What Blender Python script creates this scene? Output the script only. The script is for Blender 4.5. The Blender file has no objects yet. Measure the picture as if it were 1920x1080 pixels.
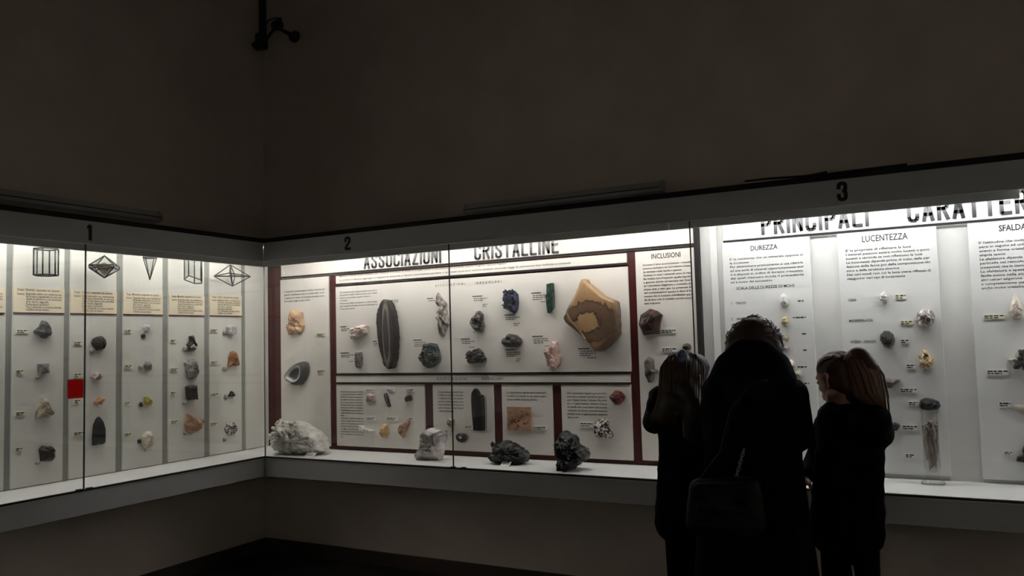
import bpy, bmesh, math, random
from mathutils import Vector, Matrix, noise

scene = bpy.context.scene
C = scene.collection

# ------------------------------------------------------------------ camera
CAM = Vector((4.2277, -4.1618, 1.55))
F_PX, YAW, PITCH, ROLL = 1519.52, 0.4952, 0.0657, -0.0266
_fw = Vector((-math.sin(YAW) * math.cos(PITCH), math.cos(YAW) * math.cos(PITCH), math.sin(PITCH)))
_r = _fw.cross(Vector((0, 0, 1))).normalized()
_u = _r.cross(_fw)
_r2 = math.cos(ROLL) * _r + math.sin(ROLL) * _u
_u2 = -math.sin(ROLL) * _r + math.cos(ROLL) * _u
cam_data = bpy.data.cameras.new('camera')
cam_data.sensor_width = 36.0
cam_data.lens = F_PX * 36.0 / 1920.0
cam_data.clip_start = 0.05
cam = bpy.data.objects.new('camera', cam_data)
C.objects.link(cam)
cam.matrix_world = Matrix(((_r2.x, _u2.x, -_fw.x, CAM.x), (_r2.y, _u2.y, -_fw.y, CAM.y),
                           (_r2.z, _u2.z, -_fw.z, CAM.z), (0, 0, 0, 1)))
scene.camera = cam

# ------------------------------------------------------------------ world, exposure
world = bpy.data.worlds.new('world')
scene.world = world
world.use_nodes = True
world.node_tree.nodes['Background'].inputs[0].default_value = (0.10, 0.09, 0.08, 1)
world.node_tree.nodes['Background'].inputs[1].default_value = 0.0
scene.view_settings.view_transform = 'Standard'
scene.view_settings.look = 'None'
scene.view_settings.exposure = 0.0
scene.view_settings.gamma = 1.0
scene.view_settings.use_curve_mapping = False
TUBE_POWER = 28.0          # emission strength of the fluorescent tubes in the cases


def ray(px, py):
    return _fw + (px - 960.0) / F_PX * _r2 + (540.0 - py) / F_PX * _u2


def at_y(px, py, y):
    d = ray(px, py)
    return CAM + d * ((y - CAM.y) / d.y)


def at_x(px, py, x):
    d = ray(px, py)
    return CAM + d * ((x - CAM.x) / d.x)


def at_z(px, py, z):
    d = ray(px, py)
    return CAM + d * ((z - CAM.z) / d.z)


# ------------------------------------------------------------------ materials
def mat(name, col, rough=0.6, metal=0.0, spec=0.5, noise_scale=0, noise_amt=0.0, bump=0.0, col2=None, coat=0.0,
        trans=0.0, detail=6.0, lo=0.35, hi=0.65, stretch=None, sheen=0.0, bump_scale=None):
    m = bpy.data.materials.new(name)
    m.use_nodes = True
    nt = m.node_tree
    b = nt.nodes['Principled BSDF']
    b.inputs['Base Color'].default_value = (*col, 1)
    b.inputs['Roughness'].default_value = rough
    b.inputs['Metallic'].default_value = metal
    b.inputs['Specular IOR Level'].default_value = spec
    b.inputs['Coat Weight'].default_value = coat
    b.inputs['Transmission Weight'].default_value = trans
    b.inputs['Sheen Weight'].default_value = sheen
    if noise_scale:
        tc = nt.nodes.new('ShaderNodeTexCoord')
        mp = nt.nodes.new('ShaderNodeMapping')
        if stretch:
            mp.inputs['Scale'].default_value = stretch
        nt.links.new(tc.outputs['Object'], mp.inputs['Vector'])
        n = nt.nodes.new('ShaderNodeTexNoise')
        n.inputs['Scale'].default_value = noise_scale
        n.inputs['Detail'].default_value = detail
        nt.links.new(mp.outputs['Vector'], n.inputs['Vector'])
        r = nt.nodes.new('ShaderNodeValToRGB')
        r.color_ramp.elements[0].position = lo
        r.color_ramp.elements[1].position = hi
        c2 = col2 if col2 else tuple(max(0, c * (1 - noise_amt)) for c in col)
        r.color_ramp.elements[0].color = (*c2, 1)
        r.color_ramp.elements[1].color = (*col, 1)
        nt.links.new(n.outputs['Fac'], r.inputs['Fac'])
        nt.links.new(r.outputs['Color'], b.inputs['Base Color'])
        if bump:
            n2 = n
            if bump_scale:
                n2 = nt.nodes.new('ShaderNodeTexNoise')
                n2.inputs['Scale'].default_value = bump_scale
                n2.inputs['Detail'].default_value = 5
                nt.links.new(mp.outputs['Vector'], n2.inputs['Vector'])
            bp = nt.nodes.new('ShaderNodeBump')
            bp.inputs['Strength'].default_value = bump
            bp.inputs['Distance'].default_value = 0.01
            nt.links.new(n2.outputs['Fac'], bp.inputs['Height'])
            nt.links.new(bp.outputs['Normal'], b.inputs['Normal'])
    return m


def glass_mat(name, tint=(1, 1, 1), ior=1.5, rough=0.0):
    m = bpy.data.materials.new(name)
    m.use_nodes = True
    nt = m.node_tree
    for n in list(nt.nodes):
        nt.nodes.remove(n)
    out = nt.nodes.new('ShaderNodeOutputMaterial')
    tr = nt.nodes.new('ShaderNodeBsdfTransparent')
    tr.inputs[0].default_value = (*tint, 1)
    gl = nt.nodes.new('ShaderNodeBsdfGlossy')
    gl.inputs['Roughness'].default_value = rough
    fr = nt.nodes.new('ShaderNodeFresnel')
    geo = nt.nodes.new('ShaderNodeNewGeometry')       # thin sheet: same reflectance from either side
    mr = nt.nodes.new('ShaderNodeMapRange')
    mr.inputs['To Min'].default_value = ior
    mr.inputs['To Max'].default_value = 1.0 / ior
    nt.links.new(geo.outputs['Backfacing'], mr.inputs['Value'])
    nt.links.new(mr.outputs[0], fr.inputs['IOR'])
    mx = nt.nodes.new('ShaderNodeMixShader')
    nt.links.new(fr.outputs[0], mx.inputs[0])
    nt.links.new(tr.outputs[0], mx.inputs[1])
    nt.links.new(gl.outputs[0], mx.inputs[2])
    nt.links.new(mx.outputs[0], out.inputs[0])
    return m


def emit_mat(name, col, s):
    m = bpy.data.materials.new(name)
    m.use_nodes = True
    b = m.node_tree.nodes['Principled BSDF']
    b.inputs['Base Color'].default_value = (*col, 1)
    b.inputs['Emission Color'].default_value = (*col, 1)
    b.inputs['Emission Strength'].default_value = s
    return m


def ring_mat(name, stops, rough=0.4, noise_amt=0.12, noise_scale=14, bump=0.2, interp='LINEAR'):
    """colour bands that follow the stone's own layers (attribute 'ring': 0 core .. 1 rim)"""
    m = bpy.data.materials.new(name)
    m.use_nodes = True
    nt = m.node_tree
    b = nt.nodes['Principled BSDF']
    b.inputs['Roughness'].default_value = rough
    b.inputs['Specular IOR Level'].default_value = 0.25
    a = nt.nodes.new('ShaderNodeAttribute')
    a.attribute_name = 'ring'
    tc = nt.nodes.new('ShaderNodeTexCoord')
    n = nt.nodes.new('ShaderNodeTexNoise')
    n.inputs['Scale'].default_value = noise_scale
    n.inputs['Detail'].default_value = 5
    nt.links.new(tc.outputs['Object'], n.inputs['Vector'])
    sub = nt.nodes.new('ShaderNodeMath'); sub.operation = 'SUBTRACT'; sub.inputs[1].default_value = 0.5
    nt.links.new(n.outputs['Fac'], sub.inputs[0])
    mul = nt.nodes.new('ShaderNodeMath'); mul.operation = 'MULTIPLY_ADD'; mul.inputs[1].default_value = noise_amt * 2
    nt.links.new(sub.outputs[0], mul.inputs[0])
    nt.links.new(a.outputs['Fac'], mul.inputs[2])
    r = nt.nodes.new('ShaderNodeValToRGB')
    r.color_ramp.interpolation = interp
    els = r.color_ramp.elements
    while len(els) < len(stops):
        els.new(0.5)
    for e, (p, c) in zip(els, stops):
        e.position = p
        e.color = (*c, 1)
    nt.links.new(mul.outputs[0], r.inputs['Fac'])
    nt.links.new(r.outputs['Color'], b.inputs['Base Color'])
    bp = nt.nodes.new('ShaderNodeBump'); bp.inputs['Strength'].default_value = bump; bp.inputs['Distance'].default_value = 0.01
    nt.links.new(n.outputs['Fac'], bp.inputs['Height'])
    nt.links.new(bp.outputs['Normal'], b.inputs['Normal'])
    return m


M = {}
M['wall'] = mat('wall_paint', (0.62, 0.525, 0.45), 0.85, noise_scale=3, noise_amt=0.12, bump=0.05, bump_scale=60)
M['ceiling'] = mat('ceiling_paint', (0.60, 0.55, 0.50), 0.9, noise_scale=3, noise_amt=0.08)
M['floor'] = mat('dark_floor', (0.018, 0.016, 0.015), 0.75, noise_scale=12, noise_amt=0.4)
M['base'] = mat('dark_baseboard', (0.05, 0.036, 0.03), 0.6)
M['fascia'] = mat('grey_lacquer', (0.42, 0.42, 0.425), 0.5, noise_scale=5, noise_amt=0.05)
M['inner_white'] = mat('white_lining', (0.68, 0.675, 0.655), 0.7, noise_scale=4, noise_amt=0.03)
M['baffle'] = mat('grey_baffle', (0.42, 0.42, 0.40), 0.6)
M['black_rail'] = mat('black_rail', (0.006, 0.005, 0.005), 0.8)
M['alu'] = mat('aluminium_edge', (0.62, 0.62, 0.60), 0.35, metal=0.8)
M['channel'] = mat('dark_channel', (0.02, 0.02, 0.02), 0.5)
M['seal'] = mat('dark_seal', (0.035, 0.033, 0.03), 0.5)
M['maroon'] = mat('maroon_lacquer', (0.062, 0.009, 0.009), 0.42, spec=0.3, noise_scale=6, noise_amt=0.2)
M['board_cream'] = mat('off_white_board', (0.70, 0.66, 0.61), 0.6, noise_scale=2.5, noise_amt=0.04)
M['board_white'] = mat('white_board', (0.69, 0.69, 0.68), 0.6, noise_scale=2.5, noise_amt=0.03)
M['board_left'] = mat('pale_board', (0.64, 0.63, 0.58), 0.6, noise_scale=2.0, noise_amt=0.06)
M['grey_strip'] = mat('grey_strip', (0.24, 0.245, 0.225), 0.5)
M['card'] = mat('cream_card', (0.74, 0.64, 0.47), 0.8, noise_scale=6, noise_amt=0.07)
M['tag'] = mat('cream_tag', (0.76, 0.74, 0.52), 0.6)
M['tag_white'] = mat('white_tag', (0.80, 0.79, 0.75), 0.6)
M['ink'] = mat('black_ink', (0.012, 0.012, 0.013), 0.5)
M['title'] = mat('black_vinyl', (0.014, 0.014, 0.017), 0.25)
M['glass'] = glass_mat('case_glass', (0.985, 0.99, 0.985), 1.42)
M['clear'] = glass_mat('clear_glass', (0.965, 0.97, 0.96), 1.38)
M['crystal_pane'] = glass_mat('model_glass', (0.955, 0.96, 0.955), 1.5, 0.05)
M['rod'] = mat('dark_rod', (0.015, 0.015, 0.015), 0.4)
M['thread'] = mat('nylon_thread', (0.4, 0.4, 0.4), 0.4)
M['tube'] = emit_mat('fluorescent_tube', (1.0, 0.98, 0.955), TUBE_POWER)
M['tube_warm'] = emit_mat('fluorescent_tube_old', (1.0, 0.985, 0.955), TUBE_POWER * 0.88)
M['tube_cool'] = emit_mat('fluorescent_tube_new', (0.985, 0.99, 1.0), TUBE_POWER * 1.28)
M['lamp_grey'] = mat('lamp_housing', (0.34, 0.34, 0.33), 0.5)
M['lamp_diff'] = mat('lamp_diffuser', (0.42, 0.42, 0.41), 0.3)
M['black_metal'] = mat('black_metal', (0.010, 0.009, 0.009), 0.5)
M['steel'] = mat('steel', (0.6, 0.6, 0.6), 0.3, metal=0.9)
M['red'] = mat('red_vinyl', (0.55, 0.012, 0.006), 0.5)
_nt = M['red'].node_tree          # thin film: part of the light of the case comes through it
_tl = _nt.nodes.new('ShaderNodeBsdfTranslucent')
_tl.inputs[0].default_value = (0.80, 0.012, 0.006, 1)
_mx = _nt.nodes.new('ShaderNodeMixShader')
_mx.inputs[0].default_value = 0.7
_nt.links.new(_nt.nodes['Principled BSDF'].outputs[0], _mx.inputs[1])
_nt.links.new(_tl.outputs[0], _mx.inputs[2])
_nt.links.new(_mx.outputs[0], _nt.nodes['Material Output'].inputs[0])
M['pink_paper'] = mat('pale_red_paper', (0.72, 0.35, 0.30), 0.7)

# ------------------------------------------------------------------ mesh helpers


def link(name, mesh, material=None, parent=None, mw=None):
    o = bpy.data.objects.new(name, mesh)
    C.objects.link(o)
    if material and not mesh.materials:
        mesh.materials.append(material)
    if parent:
        o.parent = parent
        if mw is not None:
            o.matrix_local = mw
    elif mw is not None:
        o.matrix_world = mw
    return o


def from_bm(name, bm, material=None, parent=None, mw=None, smooth=False):
    bmesh.ops.recalc_face_normals(bm, faces=bm.faces)
    me = bpy.data.meshes.new(name)
    bm.to_mesh(me)
    bm.free()
    if smooth:
        for p in me.polygons:
            p.use_smooth = True
    return link(name, me, material, parent, mw)


def add_box(bm, lo, hi):
    x0, y0, z0 = lo
    x1, y1, z1 = hi
    v = [bm.verts.new(p) for p in ((x0, y0, z0), (x1, y0, z0), (x1, y1, z0), (x0, y1, z0),
                                   (x0, y0, z1), (x1, y0, z1), (x1, y1, z1), (x0, y1, z1))]
    for f in ((0, 3, 2, 1), (4, 5, 6, 7), (0, 1, 5, 4), (1, 2, 6, 5), (2, 3, 7, 6), (3, 0, 4, 7)):
        bm.faces.new([v[i] for i in f])
    return v


def box(name, lo, hi, material, parent=None, mw=None, bevel=0.0):
    bm = bmesh.new()
    add_box(bm, lo, hi)
    if bevel:
        bmesh.ops.bevel(bm, geom=list(bm.edges), offset=bevel, segments=2, affect='EDGES', profile=0.5)
    return from_bm(name, bm, material, parent, mw)


def add_tube(bm, pts, rad, n=6, cap=True):
    """tube along points; rad a number or one per point"""
    pts = [Vector(p) for p in pts]
    if not isinstance(rad, (list, tuple)):
        rad = [rad] * len(pts)
    rings = []
    up = None
    for i, p in enumerate(pts):
        t = (pts[min(i + 1, len(pts) - 1)] - pts[max(i - 1, 0)])
        if t.length < 1e-9:
            t = Vector((0, 0, 1))
        t.normalize()
        a = up if up is not None else (Vector((0, 0, 1)) if abs(t.z) < 0.9 else Vector((1, 0, 0)))
        s = t.cross(a)
        if s.length < 1e-6:
            s = t.orthogonal()
        s.normalize()
        w = s.cross(t).normalized()
        up = w
        rings.append([bm.verts.new(p + rad[i] * (math.cos(2 * math.pi * k / n) * s + math.sin(2 * math.pi * k / n) * w))
                      for k in range(n)])
    for a, b in zip(rings, rings[1:]):
        for k in range(n):
            bm.faces.new((a[k], a[(k + 1) % n], b[(k + 1) % n], b[k]))
    if cap:
        bm.faces.new(rings[0][::-1])
        bm.faces.new(rings[-1])


def tube(name, pts, rad, material, parent=None, n=8, mw=None, smooth=True):
    bm = bmesh.new()
    add_tube(bm, pts, rad, n)
    return from_bm(name, bm, material, parent, mw, smooth)


def tag(o, label=None, cat=None, group=None, kind=None):
    if label:
        o['label'] = label
    if cat:
        o['category'] = cat
    if group:
        o['group'] = group
    if kind:
        o['kind'] = kind
    return o


def empty(name, loc=(0, 0, 0), label=None, cat=None, group=None):
    o = bpy.data.objects.new(name, None)
    o.empty_display_size = 0.1
    C.objects.link(o)
    o.location = loc
    return tag(o, label, cat, group)


# ------------------------------------------------------------------ wall frames
class Side:
    """u along the wall (to the right in the room), v = height, n = out of the wall into the room"""

    def __init__(s, right, front):
        s.right, s.front = right, front

    def uv(s, px, py, n=0.0):
        if s.right:
            p = at_y(px, py, s.front - n)
            return p.x, p.z
        p = at_x(px, py, s.front + n)
        return p.y, p.z

    def m(s, u, v, n=0.0):
        if s.right:
            return Matrix(((1, 0, 0, u), (0, 0, -1, s.front - n), (0, 1, 0, v), (0, 0, 0, 1)))
        return Matrix(((0, 0, 1, s.front + n), (1, 0, 0, u), (0, 1, 0, v), (0, 0, 0, 1)))


R = Side(True, 0.440)        # board faces of the right-hand cases
L = Side(False, -0.405)      # board faces of the left-hand case
RG = Side(True, 0.0)         # glass planes
LG = Side(False, 0.0)
RBACK, LBACK = 0.470, -0.440
WALL_R, WALL_L = 0.490, -0.490
Z_BOT, Z_SHELF, Z_FB, Z_FT = 0.665, 0.80, 2.160, 2.288
XEND, YEND = 6.0, -4.6       # how far the cases run on past the frame

# ------------------------------------------------------------------ room shell


def structure(o):
    o['kind'] = 'structure'
    return o


RX, RY, CZ = 6.95, -6.95, 4.7
structure(box('floor', (WALL_L - 0.1, RY, -0.1), (RX, WALL_R + 0.1, 0), M['floor']))
structure(box('ceiling', (WALL_L - 0.1, RY, CZ), (RX, WALL_R + 0.1, CZ + 0.1), M['ceiling']))
structure(box('wall_right', (WALL_L, WALL_R, 0), (RX, WALL_R + 0.12, CZ), M['wall']))
structure(box('wall_left', (WALL_L - 0.12, RY, 0), (WALL_L, WALL_R + 0.12, CZ), M['wall']))
structure(box('wall_back', (WALL_L, RY - 0.12, 0), (RX, RY, CZ), M['wall']))
structure(box('wall_far', (RX, RY, 0), (RX + 0.12, WALL_R, CZ), M['wall']))
structure(box('baseboard_right', (WALL_L, WALL_R - 0.015, 0), (RX, WALL_R, 0.10), M['base'], bevel=0.004))
structure(box('baseboard_left', (WALL_L, RY, 0), (WALL_L + 0.015, WALL_R - 0.015, 0.10), M['base'], bevel=0.004))

# ------------------------------------------------------------------ display cases
U_SEAM1 = RG.uv(843, 600)[0]
U_SEAM2 = RG.uv(1297, 540)[0]
L_SEAM = LG.uv(160.5, 700)[0]
U_DIV = R.uv(1309, 540)[0]           # end of the maroon back of case 2
U_BAF = RG.uv(1912, 370, 0)[0]


def stroke_glyph(ch):
    W = 0.40
    o = [(0, .16), (.03, .05), (.12, 0), (W - .12, 0), (W - .03, .05), (W, .16), (W, .84), (W - .03, .95), (W - .12, 1), (.12, 1), (.03, .95), (0, .84), (0, .16)]
    g = {
        'A': (W, [[(0, 0), (W / 2, 1), (W, 0)], [(.08, .27), (W - .08, .27)]]),
        'S': (W, [[(W, .76), (W - .02, .92), (W - .12, 1), (.12, 1), (.02, .92), (0, .78), (.05, .63), (W - .05, .38), (W, .22), (W - .02, .08), (W - .12, 0), (.12, 0), (.02, .08), (0, .24)]]),
        'O': (W, [o]),
        'C': (W, [[(W, .74), (W, .84), (W - .03, .95), (W - .12, 1), (.12, 1), (.03, .95), (0, .84), (0, .16), (.03, .05), (.12, 0), (W - .12, 0), (W - .03, .05), (W, .16), (W, .26)]]),
        'I': (0.0, [[(0, 0), (0, 1)]]),
        'Z': (W, [[(0, 1), (W, 1), (0, 0), (W, 0)]]),
        'N': (W, [[(0, 0), (0, 1), (W, 0), (W, 1)]]),
        'R': (W, [[(0, 0), (0, 1), (W - .12, 1), (W - .02, .94), (W, .84), (W, .66), (W - .02, .56), (W - .12, .5), (0, .5)], [(W - .19, .5), (W, 0)]]),
        'P': (W, [[(0, 0), (0, 1), (W - .12, 1), (W - .02, .94), (W, .84), (W, .62), (W - .02, .52), (W - .12, .46), (0, .46)]]),
        'T': (W, [[(W / 2, 0), (W / 2, 1)], [(0, 1), (W, 1)]]),
        'L': (W * .9, [[(0, 1), (0, 0), (W * .9, 0)]]),
        'E': (W * .92, [[(W * .92, 1), (0, 1), (0, 0), (W * .92, 0)], [(0, .52), (W * .8, .52)]]),
        '1': (0.13, [[(.13, 0), (.13, 1), (0, .82)]]),
        '2': (W, [[(0, .74), (0, .84), (.04, .95), (.12, 1), (W - .12, 1), (W - .03, .95), (W, .84), (W, .66), (0, .12), (0, 0), (W, 0)]]),
        '3': (W, [[(0, .76), (0, .84), (.04, .95), (.12, 1), (W - .12, 1), (W - .03, .95), (W, .84), (W, .66), (W - .04, .56), (W - .14, .52), (W - .04, .48), (W, .38), (W, .16), (W - .03, .05), (W - .12, 0), (.12, 0), (.03, .05), (0, .16), (0, .25)]],),
    }
    return g[ch]


def glyph_mesh(ch, h, xs, sw, th=0.003):
    """one cut-out letter, cap height h, horizontal scale xs, stroke width sw"""
    w, lines = stroke_glyph(ch)
    bm = bmesh.new()
    hh = h - sw
    for ln in lines:
        pts = [Vector((x * h * xs + sw / 2, y * hh + sw / 2, 0)) for x, y in ln]
        for i, (a, b) in enumerate(zip(pts, pts[1:])):
            d = (b - a)
            if d.length < 1e-7:
                continue
            d.normalize()
            s = Vector((-d.y, d.x, 0)) * sw / 2
            e0 = d * (sw * 0.5 if (i == 0 and (abs(d.x) > .9 or abs(d.y) > .9)) else sw * 0.18)
            e1 = d * (sw * 0.5 if (i == len(pts) - 2 and (abs(d.x) > .9 or abs(d.y) > .9)) else sw * 0.18)
            if i == 0 and not (abs(d.x) > .9 or abs(d.y) > .9):
                e0 = d * sw * 0.45
            q = [a - e0 - s, b + e1 - s, b + e1 + s, a - e0 + s]
            lo = [bm.verts.new(p) for p in q]
            hi = [bm.verts.new(p + Vector((0, 0, th))) for p in q]
            bm.faces.new(hi)
            for k in range(4):
                bm.faces.new((lo[k], lo[(k + 1) % 4], hi[(k + 1) % 4], hi[k]))
    bmesh.ops.recalc_face_normals(bm, faces=bm.faces)
    me = bpy.data.meshes.new('letter_' + ch)
    bm.to_mesh(me)
    bm.free()
    return me, w * h * xs + sw


def title(parent, org, text, u0, u1, v, h, sw, gap, material, n=0.001, name='letter', space=0.55):
    """letters from u0 to u1 (fitted), each its own part of the parent (parent's local frame at org (u,v))"""
    def total(xs):
        x = 0
        for ch in text:
            if ch == ' ':
                x += space * h
            else:
                x += stroke_glyph(ch)[0] * h * xs + sw + gap
        return x - gap
    lo, hi = 0.1, 4.0
    for _ in range(40):
        mid = (lo + hi) / 2
        if total(mid) > u1 - u0:
            hi = mid
        else:
            lo = mid
    xs = (lo + hi) / 2
    x = u0
    for ch in text:
        if ch == ' ':
            x += space * h
            continue
        me, w = glyph_mesh(ch, h, xs, sw)
        link(name, me, material, parent, Matrix.Translation((x - org[0], v - org[1], n)))
        x += w + gap


def make_case(label, right, a, b, number, panes, back_mat, num_px, seams):
    """one glazed wall case between a and b (along the wall)"""
    root = empty('display_case', (a if right else 0, 0 if right else a, 0), label, 'display case')

    def bx(name, u0, u1, n0, n1, z0, z1, material, bevel=0.0):
        # n: 0 = glass plane, positive = into the case
        if right:
            lo, hi = (u0, n0, z0), (u1, n1, z1)
        else:
            lo, hi = (-n1, u0, z0), (-n0, u1, z1)
        off = root.location
        lo = tuple(p - q for p, q in zip(lo, off))
        hi = tuple(p - q for p, q in zip(hi, off))
        return box(name, lo, hi, material, root, Matrix.Identity(4), bevel)
    D = RBACK if right else -LBACK
    W = WALL_R if right else -WALL_L
    ex = 0.0
    bx('fascia', a, b, -0.0, 0.018, Z_FB, Z_FT, M['fascia'], 0.002)
    bx('top_rail', a, b, 0.0, 0.03, Z_FT, Z_FT + 0.030, M['black_rail'])
    bx('edge_trim', a, b, -0.004, 0.004, Z_FB - 0.005, Z_FB, M['alu'])
    bx('front_panel', a, b, 0.0, 0.018, Z_BOT, Z_SHELF - 0.008, M['fascia'], 0.002)
    bx('glass_channel', a, b, -0.003, 0.016, Z_SHELF - 0.008, Z_SHELF + 0.002, M['channel'])
    bx('sill_trim', a, b, -0.005, 0.003, Z_SHELF - 0.013, Z_SHELF - 0.008, M['alu'])
    bx('bottom_panel', a, b, 0.018, W, Z_BOT, Z_BOT + 0.02, M['fascia'])
    bc = b if right else b + 0.018
    bx('shelf', a - (0.44 if (right and a == 0) else 0), bc, 0.018, D, Z_SHELF - 0.02, Z_SHELF, M['inner_white'])
    bx('back_wall', a - (0.44 if right and a == 0 else 0), b + (0.47 if not right else 0), D, W - 0.002, Z_SHELF - 0.02, Z_FT, back_mat)
    bx('top_panel', a - (0.44 if right and a == 0 else 0), bc, 0.018, W, Z_FT - 0.02, Z_FT, M['inner_white'])
    return root, bx


case_left, bxl = make_case('left wall showcase with the number 1 on its grey fascia', False, YEND, 0.0, '1', None, M['inner_white'], None, None)
case_mid, bxm = make_case('corner wall showcase with maroon back and the number 2 on its fascia', True, 0.0, U_SEAM2, '2', None, M['inner_white'], None, None)
case_right, bxr = make_case('white wall showcase with the number 3 on its fascia, behind the three visitors', True, U_SEAM2, XEND, '3', None, M['inner_white'], None, None)

# light baffle behind the top of the glass, fluorescent tubes behind it
BN, BZ0, BZ1 = 0.030, 2.122, 2.215
bxl('light_baffle', YEND, 0.03, BN, BN + 0.012, BZ0, BZ1, M['baffle'])
bxm('light_baffle', -0.042, U_SEAM2, BN, BN + 0.012, BZ0, BZ1, M['baffle'])
bxr('light_baffle', U_SEAM2, at_y(1912, 370, BN).x, BN, BN + 0.012, BZ0, BZ1, M['baffle'])
bxr('light_baffle', at_y(1912, 370, BN).x + 0.16, XEND, BN, BN + 0.012, BZ0, BZ1, M['baffle'])
# a small pale bracket on the baffle
bu = RG.uv(1254, 425, -BN)[0]
bxm('baffle_bracket', bu - 0.004, bu + 0.004, BN - 0.006, BN, BZ0, BZ1 - 0.02, M['tag_white'])


def tubes(bxf, root, right, segs, material, n=0.105, z=2.205):
    for u0, u1 in segs:
        pts = [(u0, n, z), (u1, n, z)] if right else [(-n, u0, z), (-n, u1, z)]
        pts = [Vector(p) - root.location for p in pts]
        t = tube('lamp_tube', pts, 0.014, material, root, n=10)
        for e in (0, 1):
            d = (pts[1] - pts[0]).normalized() * (0.03 if e == 0 else -0.03)
            tube('lamp_cap', [pts[e] - d, pts[e]], 0.017, M['lamp_grey'], root, n=10)


tubes(bxl, case_left, False, [(-4.5, -3.4), (-3.3, -2.2), (-2.1, -1.05), (-0.95, 0.12)], M['tube_warm'], 0.115)
tubes(bxm, case_mid, True, [(0.03, 0.98), (1.07, 2.02), (2.10, 3.03)], M['tube'], 0.135)
tubes(bxr, case_right, True, [(3.12, 4.26), (4.36, 5.5)], M['tube_cool'], 0.155)


def pane(root, right, u0, u1):
    if right:
        lo, hi = (u0, 0.006, Z_SHELF), (u1, 0.012, Z_FB + 0.02)
    else:
        lo, hi = (-0.012, u0, Z_SHELF), (-0.006, u1, Z_FB + 0.02)
    lo = tuple(p - q for p, q in zip(lo, root.location))
    hi = tuple(p - q for p, q in zip(hi, root.location))
    return box('glass_pane', lo, hi, M['glass'], root, Matrix.Identity(4))


G = 0.0025
pane(case_left, False, YEND, L_SEAM - G)
pane(case_left, False, L_SEAM + G, -0.014)
pane(case_mid, True, 0.006, U_SEAM1 - G)
pane(case_mid, True, U_SEAM1 + G, U_SEAM2 - G)
pane(case_right, True, U_SEAM2 + G, 4.72)
pane(case_right, True, 4.73, XEND)
bxl('glass_seal', L_SEAM - G, L_SEAM + G, 0.004, 0.013, Z_SHELF, Z_FB, M['seal'])
bxm('glass_seal', U_SEAM1 - G, U_SEAM1 + G, 0.004, 0.013, Z_SHELF, Z_FB, M['seal'])
bxr('glass_seal', U_SEAM2 - G, U_SEAM2 + G, 0.004, 0.013, Z_SHELF, Z_FB, M['seal'])
bxm('corner_seal', -0.006, 0.003, 0.004, 0.010, Z_SHELF, Z_FB - .02, M['lamp_grey'])
for u in (L_SEAM - 0.03, L_SEAM + 0.03):
    bxl('pane_clip', u - 0.016, u + 0.016, -0.006, 0.014, Z_SHELF - 0.006, Z_SHELF + 0.008, M['channel'], 0.002)
for u in (U_SEAM1 + 0.0, U_SEAM1 + 0.075):
    bxm('pane_clip', u - 0.014, u + 0.014, -0.006, 0.014, Z_SHELF - 0.006, Z_SHELF + 0.008, M['channel'], 0.002)
# maroon backing of case 2 with its dark end strip, side lining of case 3
off = case_mid.location
bxm('maroon_backing', -0.44, U_DIV - 0.012, 0.455, RBACK, Z_SHELF, 2.265, M['maroon'])
bxm('divider_strip', U_DIV - 0.012, U_DIV + 0.014, 0.425, RBACK, Z_SHELF, 2.265, M['black_rail'])
u0 = R.uv(1334, 560)[0]; u1 = R.uv(1347, 560)[0]
bxr('side_strip', u0, u1, 0.452, RBACK, Z_SHELF, 2.265, M['inner_white'])

# the showcases on the two walls behind the camera (they light the room and show in the glass)


def far_case(loc, rotz, ln, label):
    root = empty('display_case', loc, label, 'display case')
    root.rotation_euler = (0, 0, rotz)
    I = Matrix.Identity(4)

    def bx(name, x0, x1, n0, n1, z0, z1, material):
        return box(name, (x0, n0, z0), (x1, n1, z1), material, root, I)
    bx('fascia', 0, ln, 0, .018, Z_FB, Z_FT, M['fascia'])
    bx('front_panel', 0, ln, 0, .018, Z_BOT, Z_SHELF, M['fascia'])
    bx('bottom_panel', 0, ln, .018, .48, Z_BOT, Z_BOT + .02, M['fascia'])
    bx('shelf', 0, ln, .018, .47, Z_SHELF - .02, Z_SHELF, M['inner_white'])
    bx('back_wall', 0, ln, .47, .488, Z_BOT + .02, Z_FT, M['inner_white'])
    bx('top_panel', 0, ln, .018, .47, Z_FT - .02, Z_FT, M['inner_white'])
    for x in (0, ln - .02):
        bx('side_wall', x, x + .02, .018, .47, Z_SHELF, Z_FT - .02, M['inner_white'])
    bx('light_baffle', .02, ln - .02, BN, BN + .012, BZ0, BZ1, M['baffle'])
    n = int(ln / .8)
    for k in range(n):
        w = ln / n
        bx('text_panel', k * w + .05, (k + 1) * w - .03, .435, .465, Z_SHELF + .03, 2.24, M['board_cream'])
    m = int(ln / 1.2)
    for k in range(m):
        w = ln / m
        tube('lamp_tube', [(k * w + .06, .105, 2.205), ((k + 1) * w - .06, .105, 2.205)], .014, M['tube'], root, n=8)
    h = ln / 2
    box('glass_pane', (.02, .006, Z_SHELF), (h - .003, .012, Z_FB + .02), M['glass'], root, I)
    box('glass_pane', (h + .003, .006, Z_SHELF), (ln - .02, .012, Z_FB + .02), M['glass'], root, I)


far_case((6.45, -0.9, 0), -math.pi / 2, 4.9, 'wall showcase on the side wall behind the camera, mirrored in the glass')
far_case((5.75, -6.45, 0), math.pi, 3.6, 'wall showcase on the wall opposite the maroon one, mirrored in its glass')

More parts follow.
